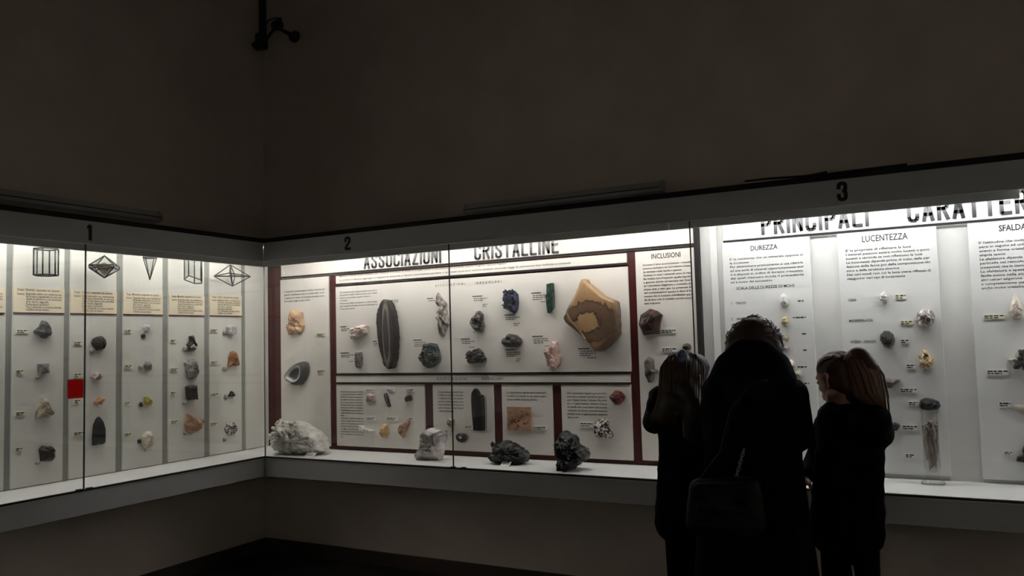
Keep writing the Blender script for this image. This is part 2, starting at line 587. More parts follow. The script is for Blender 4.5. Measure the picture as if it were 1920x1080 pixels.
# numbers on the fascias
for root, sd, ch, x0, x1, yb, h in ((case_left, LG, '1', 162, 172, 451, 0.094), (case_mid, RG, '2', 646.5, 657.5, 469, 0.090), (case_right, RG, '3', 1570, 1590, 377, 0.094)):
    ua, vb = sd.uv((x0 + x1) / 2, yb)
    w = sd.uv(x1, yb)[0] - sd.uv(x0, yb)[0]
    mw = sd.m(ua - w / 2, vb, 0.0)
    mw.translation -= root.location
    sw = 0.017 if ch != '1' else 0.019
    gw = stroke_glyph(ch)[0] * h
    me, ww = glyph_mesh(ch, h, (w - sw) / gw, sw, 0.002)
    link('number', me, M['ink'], root, mw)

# ------------------------------------------------------------------ text helpers
_txt = bpy.data.curves.new('text_source', 'FONT')
_txto = bpy.data.objects.new('text_source', _txt)
C.objects.link(_txto)
_txt.resolution_u = 2


def text_verts(s, size, offset=0.0, spacing=1.0):
    _txt.body = s
    _txt.size = size
    _txt.offset = offset * size
    _txt.space_character = spacing
    bpy.context.view_layer.update()
    dg = bpy.context.evaluated_depsgraph_get()
    ev = _txto.evaluated_get(dg)
    me = ev.to_mesh()
    vs = [v.co.copy() for v in me.vertices]
    fs = [tuple(p.vertices) for p in me.polygons]
    ev.to_mesh_clear()
    return vs, fs


class Print:
    """flat lettering gathered for one board"""

    def __init__(s):
        s.v, s.f = [], []

    def line(s, text, u, v, size, width=None, offset=0.006, spacing=1.0, natural=False, height=None):
        vs, fs = text_verts(text, size, offset, spacing)
        if not vs:
            return
        x0 = min(p.x for p in vs); x1 = max(p.x for p in vs)
        k = (width / (x1 - x0)) if (width and x1 > x0) else 1.0
        ky = 1.0
        if height:
            y1 = max(p.y for p in vs)
            ky = height / y1
        b = len(s.v)
        s.v += [(u + (p.x - x0) * k, v + p.y * ky, 0.0) for p in vs]
        s.f += [tuple(b + i for i in f) for f in fs]

    def bar(s, u0, u1, v, h):
        b = len(s.v)
        s.v += [(u0, v - h / 2, 0), (u1, v - h / 2, 0), (u1, v + h / 2, 0), (u0, v + h / 2, 0)]
        s.f.append((b, b + 1, b + 2, b + 3))

    def words(s, u0, u1, v, h, rng):
        """an illegible printed line: small separate word marks"""
        u = u0
        while u < u1 - 0.001:
            w = min(rng.uniform(0.008, 0.024), u1 - u)
            s.bar(u, u + w, v, h)
            u += w + rng.uniform(0.003, 0.006)

    def para(s, lines, tl, tr, bl, weight=0.010, fill=0.60):
        """justified paragraph; ~ marks a short last line; tl,tr,bl are (u,v)"""
        n = len(lines)
        pitch = (tl[1] - bl[1]) / max(n - 1 + 0.75, 1)
        W = tr[0] - tl[0]
        longest = max(len(l) for l in lines)
        for i, l in enumerate(lines):
            if not l.strip():
                continue
            short = l.endswith('~')
            l = l.rstrip('~')
            w = W * (len(l) / longest) if short else W
            ind = 0
            s.line(l, tl[0] + ind, tl[1] - pitch * (i + 0.72), pitch * fill * 1.3, w, weight)

    def done(s, parent, org, n=0.0012, material=None, name='lettering'):
        me = bpy.data.meshes.new(name)
        me.from_pydata([(x - org[0], y - org[1], n) for x, y, z in s.v], [], s.f)
        o = link(name, me, material or M['ink'], parent, Matrix.Identity(4))
        o['kind'] = 'stuff'
        return o


def board(name, side, lx, rx, ty, by, material, label, th=0.0145, cat='display board', front=0.0):
    """flat board given by pixel points on its left, right, top and bottom edges"""
    u0 = side.uv(*lx, front)[0]; u1 = side.uv(*rx, front)[0]
    v1 = ty if isinstance(ty, float) else side.uv(*ty, front)[1]
    v0 = by if isinstance(by, float) else side.uv(*by, front)[1]
    bm = bmesh.new()
    add_box(bm, (0, 0, -th), (u1 - u0, v1 - v0, 0))
    bmesh.ops.bevel(bm, geom=list(bm.edges), offset=0.0015, segments=1, affect='EDGES')
    o = from_bm(name, bm, material, None, side.m(u0, v0, front))
    tag(o, label, cat)
    o_org = (u0, v0)
    return o, o_org, (u0, u1, v0, v1)


def pp(side, *pts):
    return [side.uv(*p) for p in pts]


# ------------------------------------------------------------------ case 2 boards
def line_strip(parent, org, side, p0, p1, th, name='dark_line'):
    u0, v0 = side.uv(*p0)
    u1, v1 = side.uv(*p1)
    v = (v0 + v1) / 2
    box(name, (u0 - org[0], v - th / 2 - org[1], 0), (u1 - org[0], v + th / 2 - org[1], 0.004), M['black_rail'], parent, Matrix.Identity(4))


# header with the title
hd, org, rc = board('title_board', R, (526.7, 515), (1305, 450), 2.255, (900, 493), M['board_cream'],
                    'long white header board with cut black letters ASSOCIAZIONI CRISTALLINE')
line_strip(hd, org, R, (527, 521), (1305, 457.5), 0.013)
v = R.uv(688, 505)[1]
title(hd, org, 'ASSOCIAZIONI', R.uv(682.5, 490)[0], R.uv(827.5, 490)[0], R.uv(755, 499)[1], 0.112, 0.0152, 0.0130, M['title'])
title(hd, org, 'CRISTALLINE', R.uv(889.5, 475)[0], R.uv(1048, 475)[0], R.uv(970, 481.5)[1], 0.112, 0.0152, 0.0130, M['title'])
V_H = rc[2]

# narrow left board
b0, org, rc = board('text_board', R, (526.5, 680), (617.2, 680), V_H - 0.008, (600, 836.5), M['board_cream'],
                    'narrow off-white board with a short paragraph above the orange crystal and the cut geode')
P = Print()
tl, tr, bl = pp(R, (533.5, 544.5), (608, 541), (533.5, 567))
P.para(["I minerali si presentano anche in forma di", "geodi cristallizzate entro le cavita delle rocce", "e spesso in druse di cristalli associati e tra", "loro spesso legati senza ordine~"], tl, tr, bl)
P.done(b0, org)

# intro strip
bi, org, rc = board('text_strip', R, (629.5, 525), (1174.5, 480), V_H - 0.012, (900, 515.8), M['board_cream'],
                    'long white strip with two lines of text under the ASSOCIAZIONI CRISTALLINE title')
P = Print()
for tx, a, b in (("Mentre i cristalli isolati risultano rari i minerali si trovano di solito in cristalli riuniti in associazioni che possono essere irregolari oppure regolari", (637, 519.3), (950, 495.5)),
                 ("Le prime si dicono aggregati irregolari le seconde si dicono associazioni parallele o geminati se la loro unione avviene secondo leggi di simmetria ben definite e costanti", (637, 526.8), (1070, 494.5))):
    ua, va = R.uv(*a); ub, vb = R.uv(*b)
    P.line(tx, ua, (va + vb) / 2, 0.0165, ub - ua, 0.004)
P.done(bi, org)
V_I = rc[2]

# main board
bmn, org, rc = board('specimen_board', R, (630, 620), (1180, 600), V_I - 0.012, (900, 698.6), M['board_cream'],
                     'large off-white board titled ASSOCIAZIONI IRREGOLARI carrying the agate and dendrite slabs')
line_strip(bmn, org, R, (630, 533.2), (1176, 495), 0.013)
P = Print()
for tx, a, b in (("ASSOCIAZIONI", (816, 535.5), (871, 532)), ("IRREGOLARI", (891, 530.5), (940, 528))):
    ua, va = R.uv(*a); ub, vb = R.uv(*b)
    P.line(tx, ua, (va + vb) / 2 - 0.008, 0.022, ub - ua, 0.004, spacing=1.7)
tl, tr, bl = pp(R, (637.5, 546), (707, 540), (637.5, 581))
P.para(["Gli elementi sono rappresentati da piccoli o", "da grandi cristalli riuniti tra loro con ordine", "diverso concorrendo a questo assetto la~", "cristalli~", "Possono in tutto o in parte o a dimensione", "dei singoli individui trovarsi associati in", "forme assai diverse~"], tl, tr, bl, 0.006)
rng = random.Random(5)
caps = [(638, 613, 656, 1, 2), (638, 662, 663, 1, 2), (655, 677.5, 663, 0, 1), (699, 640, 711, 1, 2), (734, 563, 747, 0, 3),
        (775, 638, 799, 1, 3), (801, 560, 818, 1, 1), (886, 556, 914, 1, 2), (905, 571, 914, 0, 2), (864, 636, 890, 1, 2),
        (880, 651, 890, 0, 1), (946, 591, 975, 1, 2), (963, 606.5, 975, 0, 2), (996, 550, 1024, 1, 3), (1014, 566, 1024, 0, 1),
        (998, 631, 1028, 1, 3), (1021, 649, 1029, 0, 1), (947, 656, 976, 1, 3), (968, 673, 976, 0, 2), (1084, 654, 1118, 1, 3), (1102, 671, 1118, 0, 1)]
for x0, y0, x1, head, nl in caps:
    ua, va = R.uv(x0, y0)
    ub = R.uv(x1, y0)[0]
    if head:
        P.bar(ua, ua + (ub - ua) * 0.66, va, 0.0060)
        va -= 0.016
    for k in range(nl):
        P.words(ua + (0.01 if head else 0), ub if k < nl - 1 or nl == 1 else ua + (ub - ua) * 0.7, va, 0.0044, rng)
        va -= 0.0125
P.done(bmn, org)
V_M = rc[2]

# subtitle strip
bs, org, rc = board('subtitle_strip', R, (630, 710), (1181.5, 710), V_M - 0.009, (900, 717), M['board_cream'],
                    'long narrow off-white strip titled ASSOCIAZIONI REGOLARI between two dark lines')
line_strip(bs, org, R, (630, 702.6), (1182, 701), 0.010)
P = Print()
for tx, a, b in (("ASSOCIAZIONI", (819, 712.2), (876, 712.2)), ("REGOLARI", (904, 712.2), (943.5, 712.2))):
    ua, va = R.uv(*a); ub, vb = R.uv(*b)
    P.line(tx, ua, va, 0.023, ub - ua, 0.010, spacing=1.4)
P.done(bs, org)
V_S = rc[2]

ital_a = ["Si dicono tali le associazioni di cristalli", "in cui gli individui hanno almeno un elemento", "di simmetria in comune cioe una faccia od un",
          "asse cristallino in posizione coincidente tra", "loro e si trovano disposti in modo parallelo", "la direzione della crescita e la posizione",
          "delle facce di un individuo si ripete identica", "in tutti gli altri nel gruppo parallelo di", "cristalli associati secondo una direzione", "definita~",
          "Talvolta invece i cristalli si accrescono uno", "sull altro in posizione diversa ed allora si ha", "quella che si chiama geminazione in cui i due",
          "due piani di cristalli diversi uniti secondo", "una legge e chiamati per associazione", "minerali diversi si compenetrano tra loro", "hanno orientazione in comune fra loro", "essi~"]
ital_b = ["La geminazione quando due", "cristalli si uniscono secondo", "un elemento comune essi si dicono", "uniti per contatto oppure sono", "di piu individui uniti fra loro", "anche in gruppi ripetuti di parti", "e detta polisintetica~"]
ital_c = ["La disposizione regolare puo interessare", "le piastre di cristalli di una specie sopra", "ad un cristallo di specie diversa~"]
ital_d = ["Altre associazioni regolari sono poi dette", "concrezioni stalattiti calcedonio quarzo e", "con Opale Sodio Calcite Fluorite", "ecc. e i quali durante l insieme di facce", "di cristalli nella roccia danno alla crescita", "costituita da alcune minerali associati", "pertanto sono e rappresentano solamente", "dopo le altre~"]
low = []
for nm, l, r, b, lab, par, q in (
        ('specimen_board', (631, 775), (796, 775), (710, 839.3), 'lower off-white board with a long paragraph and six small coloured minerals', ital_a, ((638.5, 732), (680.5, 732), (639, 820))),
        ('specimen_board', (812, 775), (925.5, 775), (870, 845.6), 'lower off-white board carrying the tall black crystal with a seven line paragraph', ital_b, ((821, 732), (868.5, 732), (821, 772))),
        ('specimen_board', (941.5, 775), (1036, 775), (990, 852), 'lower off-white board carrying the pinkish stone plate under three text lines', ital_c, ((950.5, 732.5), (1024, 733), (951, 750.5))),
        ('specimen_board', (1053.3, 775), (1184.5, 775), (1120, 860.5), 'lower off-white board with an eight line paragraph and the small red mineral', ital_d, ((1063, 734), (1137.5, 734), (1064, 784)))):
    o, org, rc = board(nm, R, l, r, V_S - 0.012, b, M['board_cream'], lab)
    P = Print()
    P.para(par, *pp(R, *q), weight=0.014)
    P.done(o, org)
    low.append((o, org))
line_strip(bs, (R.uv(630, 710)[0], V_S), R, (630, 719.3), (1182, 720.2), 0.010)

# INCLUSIONI
binc, org, rc = board('specimen_board', R, (1198, 680), (1303.5, 455.5), V_H - 0.010, (1215, 863.5), M['board_cream'],
                      'tall off-white board titled INCLUSIONI with a twelve line paragraph and a dark brown crystal')
P = Print()
ua, va = R.uv(1221.5, 484.5); ub = R.uv(1276, 480)[0]
P.line("INCLUSIONI", ua, R.uv(1249, 483.5)[1], 0.04, ub - ua, 0.012, height=0.030)
tl, tr, bl = pp(R, (1205.5, 493.5), (1294, 489), (1207.5, 571))
tl = (tl[0], R.uv(1250, 491)[1]); bl = (bl[0], R.uv(1250, 569)[1])
P.para(["Durante il loro accrescimento i cristalli", "possono includere nel loro interno sostan", "ze estranee solide liquide o gassose~", "Queste in tutti i minerali sono in rea", "lta molto rare frequenti quelle liquide", "e gassose tipiche ad esempio nel Quar", "zo Calcedonio Salgemma e costituite da", "acqua aria o altri gas. La presenza di", "tali contaminazioni spesso si deve al fe", "nomeno che le inclusioni cristallizzate quan", "do di esso che il cristallo accolti come", "esso originario~"], tl, tr, bl, 0.012)
P.done(binc, org)

# ------------------------------------------------------------------ case 3 boards
h3, org3, rc3 = board('title_board', R, (1354.5, 440), (2160, 440), 2.255, (1600, 431.5), M['board_white'],
                      'long white header board with cut black letters PRINCIPALI CARATTERI', th=0.03, front=0.0)
ua, va = R.uv(1356, 454.5); ub, vb = R.uv(1920, 407.5)
line_strip(h3, org3, R, (1356, 453.5), (1920, 408), 0.009)
vt = (R.uv(1530, 432.5)[1] + R.uv(1805, 409.5)[1]) / 2
title(h3, org3, 'PRINCIPALI', R.uv(1427, 420)[0], R.uv(1629.5, 420)[0], R.uv(1530, 432.5)[1], 0.118, 0.0175, 0.0130, M['title'])
title(h3, org3, 'CARATTERI', R.uv(1701, 405)[0], R.uv(1943, 395)[0], R.uv(1806, 409.5)[1], 0.118, 0.0175, 0.0130, M['title'])
V3 = rc3[2] - 0.012

bd, org, rc = board('specimen_board', R, (1357.5, 560), (1523.5, 560), V3, (1500, 884), M['board_white'],
                    'tall white board titled DUREZZA listing the hardness scale behind the hooded visitor', th=0.03)
P = Print()
ua, va = R.uv(1407.5, 468); ub = R.uv(1458, 466)[0]
P.line("DUREZZA", ua, R.uv(1432, 468.5)[1], 0.04, ub - ua, 0.010, height=0.027)
tl, tr, bl = pp(R, (1368, 480), (1505, 476), (1370, 530))
tl = (tl[0], R.uv(1436, 478.5)[1]); bl = (bl[0], R.uv(1436, 528)[1])
P.para(["E' la resistenza che un minerale oppone al", "la incisione~", "Per determinare praticamente si usa riferirla", "ad una serie di minerali opportunamente scel", "ti e disposti in ordine di durezza crescente,", "dei quali ciascuno incide il precedente", "ed e inciso dal successivo~"], tl, tr, bl, 0.006)
ua, va = R.uv(1381, 541); ub = R.uv(1490, 535)[0]
P.line("SCALA DELLE DUREZZE DI MOHS", ua, R.uv(1436, 540.5)[1], 0.022, ub - ua, 0.008)
for i, (w, py) in enumerate((("1    TALCO", 571), ("2    GESSO", 600.5))):
    ua, va = R.uv(1371, py); ub = R.uv(1399, py)[0]
    P.line(w, ua, va, 0.018, ub - ua, 0.008)
rng = random.Random(9)
for x0, x1, py in ((1496, 1508.5, 564.5), (1487, 1511, 595.5), (1504, 1512, 626), (1506, 1512.5, 656.5), (1495.5, 1512.5, 688), (1508, 1517, 719)):
    ua, va = R.uv(x0, py); ub = R.uv(x1, py)[0]
    P.words(ua, ub, va, 0.007, rng)
P.done(bd, org)

blu, org, rc = board('specimen_board', R, (1575, 560), (1769.5, 660), V3, (1716, 890.5), M['board_white'],
                     'tall white board titled LUCENTEZZA with an eight line paragraph and shiny minerals', th=0.03)
P = Print()
ua, va = R.uv(1616.5, 453); ub = R.uv(1702, 448)[0]
P.line("LUCENTEZZA", ua, R.uv(1659, 451)[1], 0.04, ub - ua, 0.008, height=0.033)
tl, tr, bl = pp(R, (1585.5, 467), (1742, 456), (1588, 524))
tl = (tl[0], R.uv(1664, 461.5)[1]); bl = (bl[0], R.uv(1664, 521)[1])
P.para(["E' la proprieta di riflettere la luce~", "I minerali possono essere molto lucenti o poco", "lucenti a seconda se non riflettono la luce~", "La lucentezza dipende prima di tutto dalla per", "fezione delle facce poi dalla composizione chi", "mica e dalla struttura atomica~", "Dai vari modi con cui la luce viene riflessa di", "stinguono vari tipi di lucentezza~"], tl, tr, bl, 0.008)
for w, x0, x1, py in (("CEREA", 1590.5, 1606, 565), ("MADREPERLACEA", 1592.5, 1637, 604), ("VITREA - GRASSA", 1594, 1643, 643.5)):
    ua, va = R.uv(x0, py); ub = R.uv(x1, py - 1)[0]
    P.line(w, ua, va, 0.019, ub - ua, 0.010)
P.done(blu, org)

bsf, org, rc = board('specimen_board', R, (1822, 560), (2030, 600), V3, (1880, 900), M['board_white'],
                     'white board titled SFALDATURA cut off by the right edge of the view', th=0.03)
P = Print()
ua, va = R.uv(1873, 434); ub = R.uv(1964, 427)[0]
P.line("SFALDATURA", ua, R.uv(1896, 432)[1], 0.04, ub - ua, 0.020, height=0.030)
tl = (R.uv(1835, 455)[0], R.uv(1877, 449)[1]); tr = (R.uv(2010, 440)[0], 0); bl = (tl[0], R.uv(1877, 541)[1])
P.para(["E' l'attitudine che molti minerali hanno di rom", "persi in seguito ad urti secondo piani paralleli", "aventi a forma cristallina propria della loro", "singola specie~", "La sfaldatura dipende dalla disposizione delle", "particelle nel reticolo cristallino e dalla forza", "(coesione) che le tiene unite tra loro~", "La sfaldatura e spesso perfetta e si realizza", "facile come nella mica gesso calcite e nelle", "altri calcari salgemma e galena~", "e completamente assente nel quarzo e pirite", "anche molto cristallizzati~"], tl, tr, bl, 0.010)
P.done(bsf, org)

# ------------------------------------------------------------------ case 1 boards, strips and cards
VT_L = 2.25
posts = [(10, 22, -2), (119.5, 130, 0), (218, 229.5, 0), (305, 315, 0), (383.5, 392.5, 0), (453.5, 460.5, 0)]
pu = []
for x0, x1, _ in posts:
    ua = L.uv(x0, 690)[0]; ub = L.uv(x1, 690)[0]
    pu.append((ua, ub))
edges = [(L.uv(-110, 690)[0], pu[0][0])] + [(pu[i][1], pu[i + 1][0]) for i in range(5)] + [(pu[5][1], 0.445)]
lab_l = ['pale board at the left edge of the view before the first grey strip',
         'pale board carrying the drum shaped crystal model and the grey pointed mineral',
         'pale board carrying the faceted bipyramid crystal model beside the red square',
         'pale board carrying the slim pointed crystal model and the yellow mineral',
         'pale board carrying the slanted prism model and the large orange brown mineral',
         'pale board carrying the wire octahedron and the grey cubic mineral',
         'blank pale board in the corner beside the wire octahedron']
CARD_PX = [(-60, 8.5, 537, 585.5), (24, 120.5, 539.5, 586), (132, 218.5, 544.5, 587.5), (230.5, 304.5, 548.5, 589), (316.5, 383.5, 552.5, 590.5), (392.5, 453.5, 553.5, 591.5), None]
card_lab = ['cream text card at the left edge of the view beside the first grey strip',
            'cream text card below the drum shaped crystal model',
            'cream text card below the faceted bipyramid crystal model',
            'cream text card below the slim pointed crystal model',
            'cream text card below the slanted prism model',
            'cream text card below the wire octahedron']
groups = ["Esagonale", "Dimetrico", "Trimetrico", "Monometrico", "Monoclino", "Triclino"]
left_boards = []
for i, (ua, ub) in enumerate(edges):
    bm = bmesh.new()
    v0 = Z_SHELF + 0.004
    add_box(bm, (0, 0, -0.03), (ub - ua, VT_L - v0, 0))
    bmesh.ops.bevel(bm, geom=list(bm.edges), offset=0.003, segments=2, affect='EDGES')
    o = from_bm('mineral_board', bm, M['board_left'], None, L.m(ua, v0))
    tag(o, lab_l[i], 'display board')
    left_boards.append((o, (ua, v0)))
    if CARD_PX[i]:
        x0, x1, y0, y1 = CARD_PX[i]
        ca = max(L.uv(x0, 560)[0], ua + 0.002); cb = min(L.uv(x1, 560)[0], ub - 0.002)
        vt = (L.uv(x0, y0)[1] + L.uv(x1, y0 + 1)[1]) / 2
        vb = (L.uv(x0, y1)[1] + L.uv(x1, y1 + 1)[1]) / 2
        c = box('text_card', (0, 0, 0), (cb - ca, vt - vb, 0.004), M['card'], None, L.m(ca, vb, 0.0))
        tag(c, card_lab[i], 'text card')
        box('card_edge', (0, -0.006, 0), (cb - ca, 0.001, 0.006), M['maroon'], c, Matrix.Identity(4))
        P = Print()
        w = cb - ca
        hgt = vt - vb
        P.line("Gruppo  " + groups[i] + "  comprende il sist. omonimo", 0.02, hgt * 0.86, 0.021, w - 0.05, 0.004)
        P.line("Sistema:", 0.02, hgt * 0.70, 0.019, w * 0.14, 0.004)
        ls = ["Esagonale solido con combinazione", "del prisma e bipiramide; un asse prin", "cipale di simmetria e tre secondari", "tra loro eguali.", "Forma tipica il prismatico", "Tra i minerali si trovano berillo", "cristallino nel suo sistema"]
        for k, t in enumerate(ls):
            P.line(t, w * 0.235, hgt * (0.71 - 0.105 * k), 0.0185, w * (0.70 if k in (0, 1, 2, 5) else 0.45), 0.004)
        P.done(c, (0, 0), n=0.0048)
for i, (ua, ub) in enumerate(pu):
    bxl('grey_strip', ua - 0.001, ub + 0.001, 0.412, 0.44, Z_SHELF, VT_L, M['grey_strip'])

# ------------------------------------------------------------------ minerals


def rk(name, c1, c2, scale=30, rough=0.55, bump=0.5, metal=0.0, lo=0.38, hi=0.62, coat=0.0, trans=0.0, stretch=None):
    M[name] = mat(name, c1, rough, metal, 0.3, noise_scale=scale, col2=c2, bump=bump, lo=lo, hi=hi, coat=coat, trans=trans, stretch=stretch, detail=8)


rk('grey_stone', (0.10, 0.10, 0.105), (0.018, 0.018, 0.02), 35, 0.45)
rk('mid_grey', (0.30, 0.29, 0.27), (0.12, 0.12, 0.12), 30)
rk('pale_grey', (0.62, 0.61, 0.60), (0.34, 0.33, 0.33), 40, 0.4)
rk('beige', (0.42, 0.36, 0.26), (0.16, 0.13, 0.10), 30)
rk('pale_beige', (0.60, 0.55, 0.44), (0.38, 0.33, 0.25), 30, 0.5)
rk('dark_brown', (0.055, 0.038, 0.032), (0.014, 0.010, 0.010), 30, 0.35)
rk('black_rock', (0.030, 0.030, 0.032), (0.004, 0.004, 0.0045), 45, 0.4)
rk('black_gloss', (0.006, 0.005, 0.006), (0.002, 0.002, 0.002), 20, 0.4, 0.2)
rk('black_matte', (0.010, 0.009, 0.009), (0.004, 0.004, 0.004), 20, 0.7, 0.3)
rk('pinkish', (0.52, 0.42, 0.40), (0.26, 0.19, 0.19), 40)
rk('orange', (0.50, 0.22, 0.09), (0.30, 0.16, 0.11), 30, 0.4)
rk('orange_brown', (0.36, 0.17, 0.07), (0.18, 0.08, 0.035), 28)
rk('tan_pink', (0.44, 0.27, 0.18), (0.24, 0.12, 0.07), 14)
rk('yellow', (0.50, 0.42, 0.05), (0.30, 0.25, 0.05), 40, 0.3)
rk('amber', (0.55, 0.36, 0.14), (0.30, 0.20, 0.09), 24, 0.3)
rk('clear_white', (0.80, 0.79, 0.76), (0.52, 0.51, 0.50), 45, 0.15, 0.4)
rk('quartz_white', (0.68, 0.66, 0.60), (0.40, 0.375, 0.335), 22, 0.30, 0.3)
rk('ice', (0.64, 0.60, 0.58), (0.30, 0.27, 0.26), 14, 0.12, 0.6, coat=0.4)
rk('rose', (0.72, 0.52, 0.46), (0.50, 0.31, 0.27), 18, 0.2, 0.5, coat=0.4)
rk('pale_rose', (0.78, 0.66, 0.60), (0.55, 0.42, 0.38), 26, 0.3)
rk('orange_crystal', (0.62, 0.42, 0.24), (0.42, 0.24, 0.17), 20, 0.35)
rk('azurite', (0.018, 0.022, 0.11), (0.003, 0.003, 0.012), 60, 0.3)
rk('green_dark', (0.045, 0.085, 0.065), (0.012, 0.022, 0.018), 30, 0.25, 0.4, stretch=(4, 1, 1))
rk('green_grey', (0.085, 0.095, 0.082), (0.010, 0.013, 0.012), 40, 0.5)
rk('metallic', (0.16, 0.14, 0.13), (0.008, 0.006, 0.006), 34, 0.3, 0.6, metal=0.4)
rk('haematite', (0.070, 0.056, 0.060), (0.035, 0.027, 0.030), 12, 0.3, 0.08, metal=0.2)
rk('feather', (0.36, 0.33, 0.29), (0.09, 0.075, 0.065), 30, 0.35, stretch=(2.5, 1, 1))
rk('speckled', (0.55, 0.50, 0.45), (0.012, 0.010, 0.010), 62, 0.5, lo=0.47, hi=0.53)
rk('red_mineral', (0.16, 0.030, 0.028), (0.045, 0.010, 0.010), 24, 0.35)
rk('garnet_brown', (0.055, 0.024, 0.017), (0.014, 0.006, 0.005), 22, 0.4, 0.4)
rk('smoky', (0.14, 0.12, 0.105), (0.045, 0.038, 0.034), 20, 0.25, 0.4)
rk('silver', (0.62, 0.57, 0.54), (0.16, 0.13, 0.12), 36, 0.2, 0.6, metal=0.35)
rk('gold_clear', (0.62, 0.50, 0.28), (0.34, 0.24, 0.12), 30, 0.15, 0.5, coat=0.5)
rk('brown_grey', (0.20, 0.17, 0.155), (0.07, 0.055, 0.05), 26, 0.45)
rk('matrix_white', (0.52, 0.47, 0.42), (0.28, 0.24, 0.21), 30)
rk('pale_clear', (0.66, 0.58, 0.50), (0.52, 0.45, 0.38), 16, 0.15, 0.3, coat=0.4)
rk('chip', (0.50, 0.48, 0.44), (0.16, 0.15, 0.14), 60, 0.4)
rk('dark_heavy', (0.085, 0.088, 0.092), (0.006, 0.005, 0.006), 26, 0.4, 0.7)
M['agate'] = ring_mat('agate_bands', [(0.0, (0.05, 0.038, 0.034)), (0.17, (0.036, 0.026, 0.025)), (0.30, (0.045, 0.034, 0.032)), (0.38, (0.20, 0.175, 0.155)), (0.44, (0.12, 0.10, 0.09)), (0.52, (0.036, 0.027, 0.027)), (0.70, (0.019, 0.013, 0.014)), (0.88, (0.032, 0.024, 0.021)), (1.0, (0.012, 0.009, 0.008))], 0.5, 0.05, 16, 0.1)
M['geode'] = ring_mat('geode_bands', [(0.0, (0.10, 0.12, 0.13)), (0.40, (0.075, 0.09, 0.10)), (0.48, (0.16, 0.17, 0.17)), (0.55, (0.55, 0.53, 0.50)), (0.70, (0.42, 0.40, 0.38)), (0.76, (0.05, 0.047, 0.05)), (1.0, (0.075, 0.07, 0.07))], 0.4, 0.05, 40, 0.3)
M['thin_half'] = ring_mat('shell_bands', [(0.0, (0.75, 0.72, 0.68)), (0.22, (0.50, 0.47, 0.44)), (0.32, (0.03, 0.026, 0.025)), (0.70, (0.05, 0.045, 0.04)), (0.85, (0.02, 0.02, 0.02)), (1.0, (0.30, 0.28, 0.26))], 0.3, 0.10, 60, 0.3)


